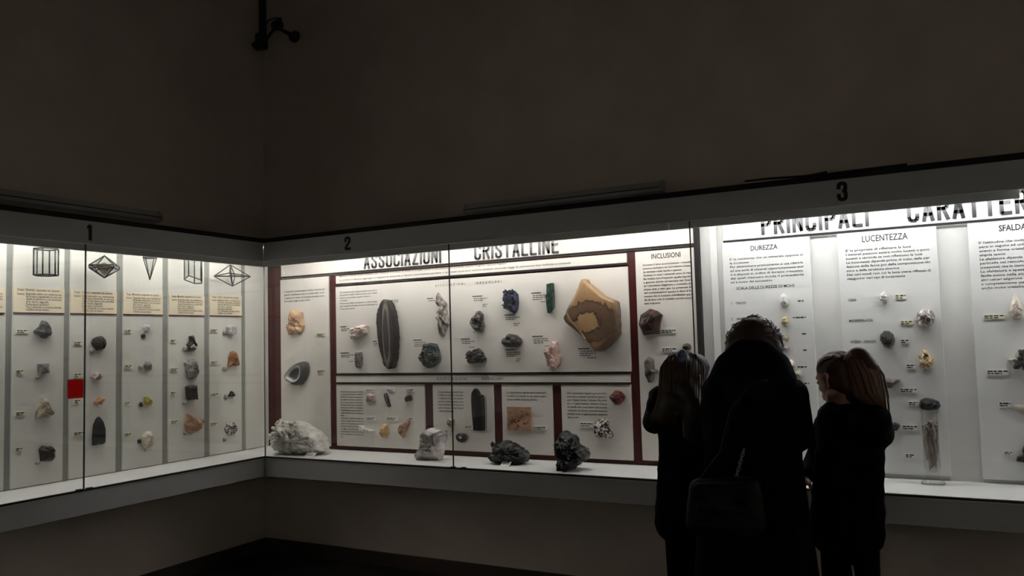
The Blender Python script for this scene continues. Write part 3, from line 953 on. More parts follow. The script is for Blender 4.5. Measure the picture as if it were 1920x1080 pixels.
def dendrite_material():
    """tan landscape stone: pale patch, brown dendritic zones, darker right half"""
    m = bpy.data.materials.new('dendrite_stone')
    m.use_nodes = True
    nt = m.node_tree
    b = nt.nodes['Principled BSDF']
    b.inputs['Roughness'].default_value = 0.35
    tc = nt.nodes.new('ShaderNodeTexCoord')
    n1 = nt.nodes.new('ShaderNodeTexNoise'); n1.inputs['Scale'].default_value = 26; n1.inputs['Detail'].default_value = 9; n1.inputs['Roughness'].default_value = 0.62
    n2 = nt.nodes.new('ShaderNodeTexNoise'); n2.inputs['Scale'].default_value = 6; n2.inputs['Detail'].default_value = 4
    flat = nt.nodes.new('ShaderNodeMapping')
    flat.inputs['Scale'].default_value = (1, 1, 0.1)
    nt.links.new(tc.outputs['Object'], flat.inputs['Vector'])
    for n in (n1, n2):
        nt.links.new(flat.outputs[0], n.inputs['Vector'])
    # distance to the pale patch centre, broken up by the fine noise
    patch = nt.nodes.new('ShaderNodeMapping')
    patch.inputs['Location'].default_value = (0.012, 0.058, 0.0)
    patch.inputs['Scale'].default_value = (1.0, 1.45, 0.0)
    nt.links.new(tc.outputs['Object'], patch.inputs['Vector'])
    ln = nt.nodes.new('ShaderNodeVectorMath'); ln.operation = 'LENGTH'
    nt.links.new(patch.outputs[0], ln.inputs[0])
    ad = nt.nodes.new('ShaderNodeMath'); ad.operation = 'MULTIPLY_ADD'; ad.inputs[1].default_value = 0.13
    nt.links.new(n1.outputs['Fac'], ad.inputs[0])
    nt.links.new(ln.outputs['Value'], ad.inputs[2])
    r1 = nt.nodes.new('ShaderNodeValToRGB')
    e = r1.color_ramp.elements
    stops = [(0.0, (0.36, 0.23, 0.115)), (0.140, (0.34, 0.21, 0.10)), (0.150, (0.03, 0.017, 0.012)), (0.168, (0.12, 0.072, 0.045)), (0.225, (0.14, 0.085, 0.052)), (0.242, (0.04, 0.022, 0.015)), (0.255, (0.30, 0.175, 0.085)), (0.36, (0.36, 0.215, 0.105))]
    while len(e) < len(stops):
        e.new(0.5)
    for q, (p, c) in zip(e, stops):
        q.position = p; q.color = (*c, 1)
    nt.links.new(ad.outputs[0], r1.inputs['Fac'])
    sx = nt.nodes.new('ShaderNodeSeparateXYZ')
    nt.links.new(tc.outputs['Object'], sx.inputs[0])
    r2 = nt.nodes.new('ShaderNodeMapRange')
    r2.inputs['From Min'].default_value = 0.085; r2.inputs['From Max'].default_value = 0.15
    r2.inputs['To Min'].default_value = 0.0; r2.inputs['To Max'].default_value = 0.75
    sh = nt.nodes.new('ShaderNodeMath'); sh.operation = 'MULTIPLY_ADD'; sh.inputs[1].default_value = 0.16; sh.inputs[2].default_value = -0.08
    nt.links.new(n2.outputs['Fac'], sh.inputs[0])
    sm = nt.nodes.new('ShaderNodeMath'); sm.operation = 'ADD'
    nt.links.new(sh.outputs[0], sm.inputs[0]); nt.links.new(sx.outputs['X'], sm.inputs[1])
    yy = nt.nodes.new('ShaderNodeMath'); yy.operation = 'MULTIPLY_ADD'; yy.inputs[1].default_value = -0.35
    nt.links.new(sx.outputs['Y'], yy.inputs[0]); nt.links.new(sm.outputs[0], yy.inputs[2])
    nt.links.new(yy.outputs[0], r2.inputs['Value'])
    mx = nt.nodes.new('ShaderNodeMixRGB')
    mx.inputs[2].default_value = (0.085, 0.055, 0.038, 1)
    nt.links.new(r2.outputs[0], mx.inputs[0]); nt.links.new(r1.outputs['Color'], mx.inputs[1])
    nt.links.new(mx.outputs[0], b.inputs['Base Color'])
    bp = nt.nodes.new('ShaderNodeBump'); bp.inputs['Strength'].default_value = 0.3; bp.inputs['Distance'].default_value = 0.01
    nt.links.new(n1.outputs['Fac'], bp.inputs['Height']); nt.links.new(bp.outputs['Normal'], b.inputs['Normal'])
    return m


M['dendrite'] = dendrite_material()
M['layered'] = mat('layered_edge', (0.42, 0.29, 0.15), 0.5, noise_scale=10, col2=(0.07, 0.045, 0.03), bump=0.4, stretch=(1, 1, 14))


def outline_rand(seed, n=11, rough=0.22, squash=0.0):
    rng = random.Random(seed)
    pts = []
    for k in range(n):
        a = 2 * math.pi * (k + rng.uniform(-.3, .3)) / n
        r = 1 - rng.random() * rough
        pts.append((math.cos(a) * r, math.sin(a) * r))
    x0 = min(p[0] for p in pts); x1 = max(p[0] for p in pts)
    y0 = min(p[1] for p in pts); y1 = max(p[1] for p in pts)
    return [((x - x0) / (x1 - x0), (y - y0) / (y1 - y0)) for x, y in pts]


def stone_mesh(name, pts, w, h, depth, seed, rings=5,  jit=0.06, prof='dome', sub=3, rim=0.35, smooth=False, edge_jit=0.0, ringfn=None):
    """a stone with the given outline (0..1 coordinates), bulging out of its board; attribute 'ring' 0 core..1 rim"""
    rng = random.Random(seed)
    o = []
    n0 = len(pts)
    for i in range(n0):
        a = Vector((*pts[i], 0)); b = Vector((*pts[(i + 1) % n0], 0))
        for k in range(sub):
            p = a.lerp(b, k / sub)
            o.append(Vector(((p.x - .5) * w + rng.uniform(-1, 1) * edge_jit, (p.y - .5) * h + rng.uniform(-1, 1) * edge_jit, 0)))
    n = len(o)
    c = sum(o, Vector()) / n
    vs, rg, fs = [], [], []
    s = min(w, h)
    off = Vector((seed * 3.1, seed * 1.7, seed * 0.3))

    def z_of(r):
        if prof == 'slab':
            return depth * (0.86 + 0.14 * (1 - r * r))
        if prof == 'bowl':
            return depth * (0.35 + 0.65 * min(1, (r / 0.72)) ** 2) if r < 0.72 else depth * (1 - 0.5 * (r - .72) / .28)
        return depth * (rim + (1 - rim) * math.sqrt(max(0, 1 - r ** 2.2)))
    vs += [p.copy() for p in o]; rg += [1.0] * n          # on the board
    rs = [1 - k / rings for k in range(rings)]
    for r in rs:
        for i, p in enumerate(o):
            q = c + (p - c) * r
            nz = noise.noise(q / max(s, 1e-4) * 2.6 + off) * jit * s * 2.2 + rng.uniform(-1, 1) * jit * s * 0.7
            k = 0.25 if r == 1.0 else 1.0
            q = q + Vector((rng.uniform(-1, 1), rng.uniform(-1, 1), 0)) * jit * s * 0.35 * (0 if r == 1.0 else r)
            vs.append(Vector((q.x, q.y, max(0.002, z_of(r) + nz * k))))
            rg.append(r)
    vs.append(Vector((c.x, c.y, max(0.002, z_of(0) + rng.uniform(-1, 1) * jit * s * .5)))); rg.append(0.0)
    for k in range(rings):
        a = k * n; b = (k + 1) * n
        for i in range(n):
            j = (i + 1) % n
            fs.append((a + i, a + j, b + j, b + i))
    a = rings * n
    for i in range(n):
        fs.append((a + i, a + (i + 1) % n, len(vs) - 1))
    fs.append(tuple(range(n))[::-1])
    bm = bmesh.new()
    bv = [bm.verts.new(v) for v in vs]
    for f in fs:
        try:
            bm.faces.new([bv[i] for i in f])
        except ValueError:
            pass
    if not smooth:
        bmesh.ops.triangulate(bm, faces=[f for f in bm.faces if len(f.verts) == 4])
    bmesh.ops.recalc_face_normals(bm, faces=bm.faces)
    me = bpy.data.meshes.new(name)
    bm.to_mesh(me)
    bm.free()
    if ringfn:
        rg = [ringfn(v.x / w, v.y / h) for v in vs]
    at = me.attributes.new('ring', 'FLOAT', 'POINT')
    for i, v in enumerate(rg):
        at.data[i].value = v
    for p in me.polygons:
        p.use_smooth = smooth
    return me


def prism_verts(bm, base, d, ln, rad, sides=6, tip=0.3, rng=None, rot=0.0):
    d = Vector(d).normalized()
    s = d.orthogonal().normalized()
    t = d.cross(s)
    r0, r1, top = [], [], Vector(base) + d * ln
    for k in range(sides):
        a = 2 * math.pi * k / sides + rot
        rr = rad * (rng.uniform(.85, 1.15) if rng else 1)
        o = (math.cos(a) * s + math.sin(a) * t) * rr
        r0.append(bm.verts.new(Vector(base) + o))
        r1.append(bm.verts.new(Vector(base) + o * 0.97 + d * ln * (1 - tip)))
    tp = bm.verts.new(top)
    bm.faces.new(r0[::-1])
    for k in range(sides):
        bm.faces.new((r0[k], r0[(k + 1) % sides], r1[(k + 1) % sides], r1[k]))
        bm.faces.new((r1[k], r1[(k + 1) % sides], tp))


def geom(side, bb, n=0.0):
    x0, y0, x1, y1 = bb
    ua, _ = side.uv(x0, (y0 + y1) / 2, n); ub, _ = side.uv(x1, (y0 + y1) / 2, n)
    _, vt = side.uv((x0 + x1) / 2, y0, n); _, vb = side.uv((x0 + x1) / 2, y1, n)
    return (ua + ub) / 2, (vt + vb) / 2, ub - ua, vt - vb


def pins(o, w, h, depth):
    """two small wire supports that carry the stone on its board"""
    for sx in (-0.22, 0.22):
        tube('wire_pin', [(sx * w, -h * 0.44, 0.0), (sx * w, -h * 0.5 - 0.002, depth * 0.4), (sx * w, -h * 0.5 + 0.006, depth * 0.8)], 0.0013, M['steel'], o, n=5)


TAG_RNG = random.Random(3)


def name_tag(side, bb, short, white=False):
    u, v, w, h = geom(side, bb)
    h = max(0.014, h)
    o = box('name_tag', (-w / 2, -h / 2, 0), (w / 2, h / 2, 0.007), M['tag_white'] if white else M['tag'], None, side.m(u, v))
    tag(o, 'small printed name tag ' + short, 'name tag', None)
    P = Print()
    P.words(-w * .46, w * .46, h * 0.22, min(0.007, h * .30), TAG_RNG)
    P.words(-w * .46, w * .20, -h * 0.22, min(0.0055, h * .24), TAG_RNG)
    P.done(o, (0, 0), n=0.0076, name='print')
    return o


def chip(side, bb, label, seed, material='chip'):
    u, v, w, h = geom(side, bb)
    me = stone_mesh('mineral_chip', outline_rand(seed, 7, .3), w, h, 0.018, seed, rings=2, jit=0.08, sub=1)
    o = link('mineral_chip', me, M[material], None, side.m(u, v))
    return tag(o, label, 'mineral')


def stone(side, bb, depth, seed, material, label, name='mineral_specimen', pts=None, rings=5, jit=0.07, prof='dome', n=11,
          rough=0.22, sub=2, rim=0.35, smooth=False, pin=True, cat='mineral', edge_jit=0.0, n0=0.0, ringfn=None):
    u, v, w, h = geom(side, bb, depth * 0.4 + n0)
    me = stone_mesh(name, pts or outline_rand(seed, n, rough), w, h, depth, seed, rings, jit, prof, sub, rim, smooth, edge_jit, ringfn)
    o = link(name, me, M[material], None, side.m(u, v, n0))
    if pin:
        pins(o, w, h, depth)
    return tag(o, label, cat)


def norm_pts(pts, flip=True):
    x0 = min(p[0] for p in pts); x1 = max(p[0] for p in pts)
    y0 = min(p[1] for p in pts); y1 = max(p[1] for p in pts)
    return [((x - x0) / (x1 - x0), 1 - (y - y0) / (y1 - y0)) for x, y in pts]


def crystals_on(o, material, spots, name='crystal', sides=6, seed=1):
    """separate crystals as parts of a stone: spots = (base, direction, length, radius)"""
    rng = random.Random(seed)
    cache = []
    for k in range(4):
        bm = bmesh.new()
        prism_verts(bm, (0, 0, 0), (0, 0, 1), 1.0, 0.28, sides, rng.uniform(.25, .4), rng, rng.random())
        bmesh.ops.recalc_face_normals(bm, faces=bm.faces)
        me = bpy.data.meshes.new(name); bm.to_mesh(me); bm.free()
        me.materials.append(M[material])
        cache.append(me)
    for b, d, ln, rad in spots:
        d = Vector(d).normalized()
        q = d.to_track_quat('Z', 'Y').to_matrix().to_4x4()
        s = Matrix.Diagonal((rad / .28, rad / .28, ln, 1))
        c = bpy.data.objects.new(name, rng.choice(cache))
        C.objects.link(c)
        c.parent = o
        c.matrix_local = Matrix.Translation(b) @ q @ s


# ---- case 1 : five columns of specimens on the left boards
PX_TRI = [(0.45, 1), (0.62, .98), (0.80, .62), (1, .30), (.92, .16), (.75, .12), (.62, 0), (.45, .03), (.28, .22), (0.05, .30), (0, .42), (.28, .66)]
stone(L, (66, 601, 99, 635), 0.05, 11, 'grey_stone', 'dark grey pointed mineral topmost below the cream card of the drum shaped model', pts=PX_TRI, n=9, jit=.10)
stone(L, (72, 681.5, 90, 701), 0.045, 12, 'mid_grey', 'small squarish grey mineral below the dark grey pointed one, first column', pts=[(0, .95), (.9, 1), (1, .05), (.1, 0)], jit=.03, sub=3, rim=.8)
stone(L, (69, 747, 99, 784), 0.05, 13, 'beige', 'beige conical crystal above the squat dark brown mineral in the first column', pts=[(.42, 1), (.66, .96), (.80, .62), (.92, .38), (1, .22), (.94, .08), (.70, 0), (.40, .03), (0, .08), (.06, .36), (.26, .66)], jit=.10, rings=6)
stone(L, (76, 835, 103.5, 865.5), 0.05, 14, 'dark_brown', 'squat dark brown mineral lowest in the first column', pts=[(0, .80), (.25, 1), (.45, .92), (.75, .92), (.95, .68), (1, .18), (.82, 0), (.45, .02), (.12, .06)], jit=.06)
stone(L, (174.5, 630, 199, 657.5), 0.05, 15, 'black_rock', 'roundish black mineral topmost in the column under the bipyramid model', pts=[(.38, .95), (.68, 1), (.85, .80), (1, .45), (.85, .10), (.42, 0), (.12, .28), (0, .55), (.12, .82)], jit=.06)
stone(L, (172, 699, 192.5, 713), 0.04, 16, 'pinkish', 'small pale grey pink mineral right of the red square', jit=.12, n=10, rough=.4)
stone(L, (177, 744, 197.5, 759), 0.04, 17, 'orange', 'small orange mineral right of and below the red square', pts=[(.45, 1), (.72, .90), (1, .62), (.78, .35), (.60, 0), (.08, .08), (0, .45), (.25, .62)], jit=.08)
stone(L, (176, 781.5, 198, 834), 0.05, 18, 'black_matte', 'tall black pointed mineral lowest in the column beside the glass joint', pts=[(.50, 1), (.72, .90), (.92, .56), (1, .05), (.85, 0), (.02, 0), (0, .25), (.10, .72), (.30, .93)], jit=.04, rings=4)
stone(L, (270, 608, 281, 623), 0.03, 19, 'clear_white', 'small clear mineral topmost in the third column', n=8, jit=.06)
stone(L, (272, 677, 283.5, 695), 0.035, 20, 'mid_grey', 'small grey mineral second in the third column', pts=[(.30, 1), (.75, .95), (.95, .60), (1, 0), (.60, .05), (.10, .30), (.0, .62)], jit=.08)
stone(L, (272, 743, 286.5, 759.5), 0.035, 21, 'yellow', 'small bright yellow mineral in the third column', pts=[(.0, .95), (.25, 1), (.45, .75), (.85, .62), (1, .22), (.75, 0), (.25, .05), (.05, .35)], jit=.08)
stone(L, (266, 809, 289, 845), 0.045, 22, 'pale_beige', 'pale beige mineral lowest in the third column', n=10, jit=.06)
o = stone(L, (351.5, 629, 369.5, 657.5), 0.045, 23, 'dark_brown', 'dark brown and white mineral topmost in the fourth column', pts=[(.30, .95), (.62, 1), (.72, .68), (.88, .50), (1, .22), (.75, .02), (.40, 0), (.05, .12), (0, .36), (.35, .62)], jit=.12)
crystals_on(o, 'clear_white', [((-.02 + .012 * k, -.03 + .01 * (k % 2), .03), (.3 * (k - 1), .3, 1), .022, .008) for k in range(4)], seed=4)
stone(L, (350.5, 673, 372, 711.5), 0.055, 24, 'mid_grey', 'large rounded grey mineral second in the fourth column', pts=[(.30, .97), (.60, 1), (.90, .84), (.95, .52), (1, .40), (.92, .24), (.78, .06), (.50, 0), (.20, .08), (.05, .42), (.05, .78)], jit=.05, rings=6)
stone(L, (350, 722, 368.5, 750.5), 0.045, 25, 'dark_brown', 'dark rectangular mineral third in the fourth column', pts=[(.0, .92), (.35, 1), (.88, .98), (.92, .6), (1, .02), (.72, .05), (.20, .02), (.10, .15)], jit=.04, rim=.8)
stone(L, (349, 774, 382.5, 812.5), 0.06, 26, 'tan_pink', 'large orange brown mineral lowest in the fourth column', pts=[(.10, 1), (.35, .92), (.50, .72), (.75, .62), (1, .66), (.98, .42), (.85, .18), (.62, .04), (.30, 0), (.12, .16), (.0, .45), (.08, .75)], jit=.05, rings=6)
stone(L, (426, 610.5, 440.5, 627.5), 0.04, 27, 'pale_grey', 'grey cubic mineral topmost in the fifth column', pts=[(0, .85), (.35, 1), (1, .90), (1, .12), (.45, 0), (.05, .10)], jit=.02, rim=.9, sub=3)
stone(L, (428.5, 658, 448, 686.5), 0.045, 28, 'orange_brown', 'orange brown mineral second in the fifth column', pts=[(.30, .95), (.55, 1), (.82, .88), (.95, .45), (1, .02), (.5, .04), (0, .0), (.10, .35), (.12, .66)], jit=.08)
stone(L, (429, 733, 440.5, 744), 0.03, 29, 'black_rock', 'tiny dark triangular mineral third in the fifth column', pts=[(.45, 1), (.65, .90), (.9, .40), (1, .10), (.55, 0), (.05, .08), (.0, .25), (.25, .6)], jit=.06)
stone(L, (423, 792, 444.5, 817), 0.045, 30, 'speckled', 'black and white speckled mineral lowest in the fifth column', jit=.14, n=12, rough=.2)

for i, (bb, lb) in enumerate([
        ((65, 704, 75, 711), 'tiny white chip under the small squarish grey mineral of the first column'),
        ((64.5, 865, 75.5, 871.5), 'tiny pale chip at the lower left of the squat dark brown mineral'),
        ((167, 653, 174, 664), 'tiny pale chip at the lower left of the roundish black mineral'),
        ((264, 626, 272, 635), 'tiny dark chip below the small clear mineral in the third column'),
        ((258.5, 683, 267, 694), 'tiny pale chip left of the second grey mineral in the third column'),
        ((260, 754, 267, 763), 'tiny dark chip at the lower left of the bright yellow mineral'),
        ((257.5, 823.5, 264.5, 831.5), 'tiny dark chip left of the pale beige mineral in the third column'),
        ((342, 648, 351, 659), 'tiny pale chip at the lower left of the dark brown and white mineral'),
        ((344.5, 676, 351, 687), 'tiny pale chip left of the large rounded grey mineral'),
        ((342, 751, 351, 759.5), 'tiny grey chip below left of the dark rectangular mineral'),
        ((343, 809, 349.5, 816), 'tiny chip at the lower left of the large orange brown mineral'),
        ((417, 619, 423, 629), 'tiny pale chip left of the grey cubic mineral'),
        ((416, 687, 426, 696), 'tiny white chip below left of the orange brown mineral in the fifth column'),
        ((419, 738, 426, 751), 'tiny olive chip left of the tiny dark triangular mineral'),
        ((417, 820, 425, 828), 'tiny white chip below left of the speckled mineral in the fifth column')]):
    chip(L, bb, lb, 200 + i, 'black_rock' if 'dark chip' in lb else 'chip')

for bb, s in [((30, 618, 51.5, 625), 'left of the dark grey pointed mineral'), ((29, 693.5, 42.5, 701), 'left of the small squarish grey mineral, first column'),
              ((28.5, 772, 46.5, 779.5), 'left of the beige conical crystal'), ((28, 839, 40.5, 846.5), 'left of the squat dark brown mineral'),
              ((138, 640.5, 152.5, 647), 'left of the roundish black mineral and the glass joint'), ((138, 700, 150.5, 707.5), 'directly above the red square'),
              ((138, 749, 149, 757), 'directly below the red square'), ((137, 809.5, 157.5, 816.5), 'left of the tall black pointed mineral'),
              ((233, 618, 245.5, 624.5), 'left of the small clear mineral, third column'), ((233, 684, 247.5, 691.5), 'left of the second grey mineral, third column'),
              ((233, 753.5, 241, 760), 'left of the bright yellow mineral'), ((233, 812, 246, 818.5), 'left of the pale beige mineral'),
              ((319, 636.5, 328.5, 642.5), 'left of the dark brown and white mineral'), ((319, 690, 333.5, 697), 'left of the large rounded grey mineral'),
              ((319, 734, 328.5, 741), 'left of the dark rectangular mineral'), ((319.5, 788, 332.5, 794.5), 'left of the large orange brown mineral'),
              ((394, 617, 407.5, 623), 'left of the grey cubic mineral'), ((394, 677, 406.5, 683.5), 'left of the orange brown mineral, fifth column'),
              ((394, 737, 408.5, 743.5), 'left of the tiny dark triangular mineral'), ((394, 792, 406.5, 798.5), 'left of the speckled mineral, fifth column')]:
    name_tag(L, bb, s)

# ---- case 2
o = stone(R, (537, 580.5, 567, 627.5), 0.07, 41, 'orange_crystal', 'orange pink crystal high on the narrow board near the corner', pts=[(.40, 1), (.58, .95), (.88, .88), (.95, .60), (1, .35), (.85, .10), (.45, .02), (.05, 0), (.0, .25), (.18, .45), (.20, .85)], jit=.08, rings=6)
g = [(125, 520), (127, 505), (140, 480), (158, 455), (180, 435), (208, 420), (242, 412), (258, 420), (265, 445), (262, 490), (245, 532), (225, 555), (200, 565), (172, 560), (160, 548), (135, 535)]
o = stone(R, (535, 678, 575.5, 722.5), 0.075, 42, 'geode', 'cut geode with pale rim and grey blue hollow on the narrow board', name='geode', pts=norm_pts(g), prof='bowl', rings=9, jit=.012, sub=2, smooth=True)
name_tag(R, (596, 625, 608.5, 630), 'right of the orange pink crystal near the corner')
name_tag(R, (596, 693.5, 609, 700.5), 'right of the cut geode')

stone(R, (656, 609.5, 687.5, 636), 0.05, 43, 'pale_rose', 'white and pale pink mineral left of the banded agate slab', pts=[(.05, .80), (.45, .92), (.70, 1), (1, .95), (.98, .45), (.70, .25), (.35, .05), (.05, 0), (.12, .30), (.0, .50)], jit=.12, rough=.4)
stone(R, (667, 659.5, 678, 690), 0.04, 44, 'brown_grey', 'small brown column shaped mineral left of the agate slab', pts=[(.10, 1), (.9, .98), (1, .5), (.88, .10), (.55, 0), (.15, .06), (.0, .5)], jit=.05, rim=.7)
a = [(235, 140), (262, 142), (290, 160), (310, 195), (325, 235), (345, 300), (358, 370), (362, 430), (368, 490), (372, 560), (378, 640), (374, 700), (372, 760), (366, 810), (362, 860), (356, 905), (345, 950), (338, 988), (322, 1020), (285, 1026), (252, 1022), (245, 1000), (220, 980), (205, 930), (195, 880), (180, 830), (165, 770), (152, 705), (145, 640), (138, 570), (135, 500), (131, 440), (132, 380), (135, 345), (140, 310), (150, 275), (165, 240), (178, 205), (195, 175), (212, 155)]
stone(R, (709.5, 561, 746.5, 691.5), 0.05, 45, 'agate', 'long upright dark agate slab with two pale bands', name='agate_slab', pts=norm_pts(a), prof='slab', rings=14, jit=.008, sub=2, edge_jit=.003, smooth=True,
      ringfn=lambda x, y: min(1.0, .40 * (abs((x - .01 + .03 * math.sin(y * 5)) / .165) ** 2.2 + abs((y + .02) / .43) ** 2.2) ** .5))
f = [(885, 55), (905, 90), (935, 135), (965, 170), (985, 200), (965, 250), (985, 300), (1000, 370), (1008, 465), (985, 470), (975, 410), (965, 480), (955, 560), (945, 590), (905, 600), (885, 575), (878, 500), (895, 440), (870, 400), (880, 330), (865, 300), (895, 250), (905, 200), (895, 140), (865, 100)]
stone(R, (818, 548, 839.5, 628.5), 0.05, 46, 'feather', 'tall feathery grey mineral beside the glass joint', pts=norm_pts(f), rings=5, jit=.10, sub=1)
stone(R, (786, 643, 823.5, 691), 0.07, 47, 'green_grey', 'rough dark green grey rock below the feathery mineral', pts=[(.28, .98), (.55, 1), (.80, .96), (.92, .72), (1, .45), (.96, .28), (.72, .10), (.50, 0), (.28, .08), (.02, .28), (.0, .42), (.12, .65)], jit=.09, rings=8, sub=3)
stone(R, (883, 583, 906.5, 622.5), 0.06, 48, 'metallic', 'lumpy dark metallic mineral, upper of the two left of the blue one', pts=[(.38, .98), (.65, 1), (.88, .85), (.90, .55), (1, .30), (.85, .05), (.60, 0), (.30, .08), (.08, .30), (.0, .55), (.12, .70), (.25, .78)], jit=.12, rings=8, sub=3)
o = stone(R, (875, 653, 909.5, 682), 0.055, 49, 'black_rock', 'glittering dark crystal group, lower of the two beside the smooth nodule', pts=[(.35, .9), (.60, 1), (.82, .75), (.90, .50), (1, .35), (.95, .05), (.55, .06), (.15, 0), (.0, .12), (.05, .45), (.22, .62)], jit=.14, rings=7, sub=2)
rng = random.Random(12)
crystals_on(o, 'metallic', [((rng.uniform(-.045, .045), rng.uniform(-.035, .03), .03), (rng.uniform(-1, 1), rng.uniform(-.6, 1), 1.1), rng.uniform(.03, .05), rng.uniform(.009, .014)) for k in range(14)], sides=4, seed=5)
o = stone(R, (943, 543, 970.5, 589), 0.06, 50, 'azurite', 'deep blue crystalline mineral in the centre of the large board', pts=[(.45, 1), (.75, .95), (.95, .80), (.98, .45), (.90, .15), (.70, 0), (.45, .12), (.05, .25), (.08, .50), (.0, .60), (.05, .78), (.25, .85)], jit=.14, rings=9, sub=3)
crystals_on(o, 'azurite', [((rng.uniform(-.035, .04), rng.uniform(-.05, .075), .04), (rng.uniform(-.6, .6), rng.uniform(-.3, 1), .9), rng.uniform(.022, .04), rng.uniform(.005, .008)) for k in range(34)], sides=5, seed=6)
o = stone(R, (939, 626.5, 976.5, 652), 0.065, 51, 'haematite', 'smooth brownish grey rounded nodule under the blue mineral', name='nodule', pts=[(.35, .95), (.55, 1), (.75, .92), (.95, .65), (1, .40), (.88, .12), (.55, 0), (.22, .08), (.02, .35), (.05, .58), (.22, .74)], jit=.015, rings=8, sub=4, smooth=True)
bm = bmesh.new()
for c_, r_ in (((.005, .020, .050), .026), ((.030, .004, .048), .024), ((-.028, -.004, .046), .026), ((.004, -.014, .052), .026)):
    bmesh.ops.create_icosphere(bm, subdivisions=3, radius=r_, matrix=Matrix.Translation(c_))
from_bm('lobes', bm, M['haematite'], o, Matrix.Identity(4), True)
t = [(1004, 78), (1064, 68), (1066, 140), (1068, 230), (1065, 320), (1056, 352), (1040, 362), (1030, 398), (1008, 398), (1000, 350), (996, 290), (992, 240), (990, 195), (1002, 188)]
stone(R, (1025, 531, 1038.5, 587), 0.04, 52, 'green_dark', 'dark green upright crystal right of the blue mineral', name='crystal', pts=norm_pts(t), prof='slab', rings=4, jit=.03, sub=2)
o = stone(R, (1023, 640, 1049, 692), 0.06, 53, 'rose', 'pink translucent quartz left below the large brown slab', pts=[(.45, 1), (.80, .97), (.90, .70), (1, .45), (.95, .18), (.68, 0), (.45, .05), (.10, .10), (.0, .40), (.08, .70), (.35, .78)], jit=.10, rings=6)
crystals_on(o, 'rose', [((-.022, -.02, .03), (-.15, 1, .5), .075, .02), ((.012, -.02, .035), (.05, 1, .3), .11, .024), ((0, -.05, .04), (.5, .6, .8), .05, .018)], seed=7)
d = [(308, 108), (320, 92), (355, 88), (385, 140), (425, 178), (470, 215), (525, 268), (580, 315), (635, 345), (690, 370), (740, 400), (748, 480), (746, 560), (748, 680), (745, 800), (690, 870), (645, 915), (600, 960), (550, 990), (500, 1015), (460, 1005), (430, 980), (405, 935), (380, 900), (352, 860), (330, 835), (265, 770), (200, 710), (155, 680), (120, 655), (95, 620), (75, 580), (85, 545), (105, 505), (128, 462), (150, 420), (185, 360), (220, 300), (248, 240), (275, 185)]
o = stone(R, (1061, 523, 1161, 659.5), 0.075, 54, 'dendrite', 'large polished brown stone slab with dark dendritic pattern', name='stone_slab', pts=norm_pts(d), prof='slab', rings=7, jit=.003, sub=2, edge_jit=.002, smooth=True)
lw = [(150, 520), (165, 580), (210, 640), (270, 720), (330, 800), (365, 870), (332, 838), (265, 775), (200, 715), (120, 660), (75, 582), (100, 520)]
bb_w = (1161 - 1061)
u_, v_, w_, h_ = geom(R, (1061, 523, 1161, 659.5), .03)
px_ = lambda q: ((q[0] - 75) / (748 - 75) - .5, .5 - (q[1] - 88) / (1015 - 88))
bm = bmesh.new()
for k in range(6):
    f0 = k / 6
    pts = []
    for (qa, qb) in zip(lw[:6], lw[6:][::-1]):
        pass
    A = [px_(q) for q in ((130, 505), (170, 590), (240, 685), (310, 780), (352, 850))]
    B = [px_(q) for q in ((78, 580), (118, 655), (190, 712), (268, 778), (335, 842))]
    za, zb = .079 - .003 * k, .079 - .003 * k
    prev = None
    for (ax, ay), (bx_, by_) in zip(A, B):
        x0 = ax + (bx_ - ax) * f0; y0 = ay + (by_ - ay) * f0
        x1 = ax + (bx_ - ax) * (f0 + .10); y1 = ay + (by_ - ay) * (f0 + .10)
        cur = [bm.verts.new((x0 * w_, y0 * h_, za + .004)), bm.verts.new((x1 * w_, y1 * h_, za + .004)), bm.verts.new((x1 * w_, y1 * h_, .05)), bm.verts.new((x0 * w_, y0 * h_, .05))]
        if prev:
            for i in range(4):
                bm.faces.new((prev[i], prev[(i + 1) % 4], cur[(i + 1) % 4], cur[i]))
        else:
            bm.faces.new(cur)
        prev = cur
    bm.faces.new(prev[::-1])
lay = from_bm('layered_edge', bm, M['layered'], o, Matrix.Identity(4))
lay['label'] = 'pale and dark stepped layers along the lower left edge'

# lower boards
stone(R, (685, 737.5, 701.5, 756), 0.04, 55, 'pinkish', 'small pinkish mineral, upper row left on the long paragraph board', n=9, jit=.07)
stone(R, (720, 737, 731.5, 763.5), 0.03, 56, 'haematite', 'small dark elongated mineral, upper row middle on the long paragraph board', name='mineral_specimen', pts=[(.05, .95), (.35, 1), (.55, .80), (.80, .40), (1, .05), (.80, 0), (.50, .25), (.10, .65)], jit=.05)
stone(R, (757.5, 740.5, 772, 754), 0.035, 57, 'dark_brown', 'small dark olive mineral, upper row right on the long paragraph board', pts=[(.05, .65), (.45, .95), (.80, 1), (1, .55), (.85, .15), (.30, 0), (.1, .2)], jit=.05)
stone(R, (671.5, 797, 700.5, 809.5), 0.03, 58, 'clear_white', 'small clear elongated mineral, lower row left on the long paragraph board', pts=[(.05, 1), (.25, .95), (.40, .55), (1, .25), (.95, .05), (.35, 0), (.0, .3)], jit=.10)
stone(R, (711, 794.5, 726.5, 821), 0.04, 59, 'amber', 'small yellow amber mineral, lower row middle on the long paragraph board', pts=[(.45, 1), (.95, .96), (1, .45), (.78, .10), (.35, 0), (.05, .30), (.12, .75)], jit=.06)
stone(R, (746, 785.5, 767, 821), 0.045, 60, 'tan_pink', 'small reddish branching mineral, lower row right on the long paragraph board', pts=[(1, 1), (.95, .72), (.78, .45), (.62, .20), (.42, 0), (.15, .12), (.0, .42), (.15, .70), (.55, .80), (.80, .95)], jit=.10)
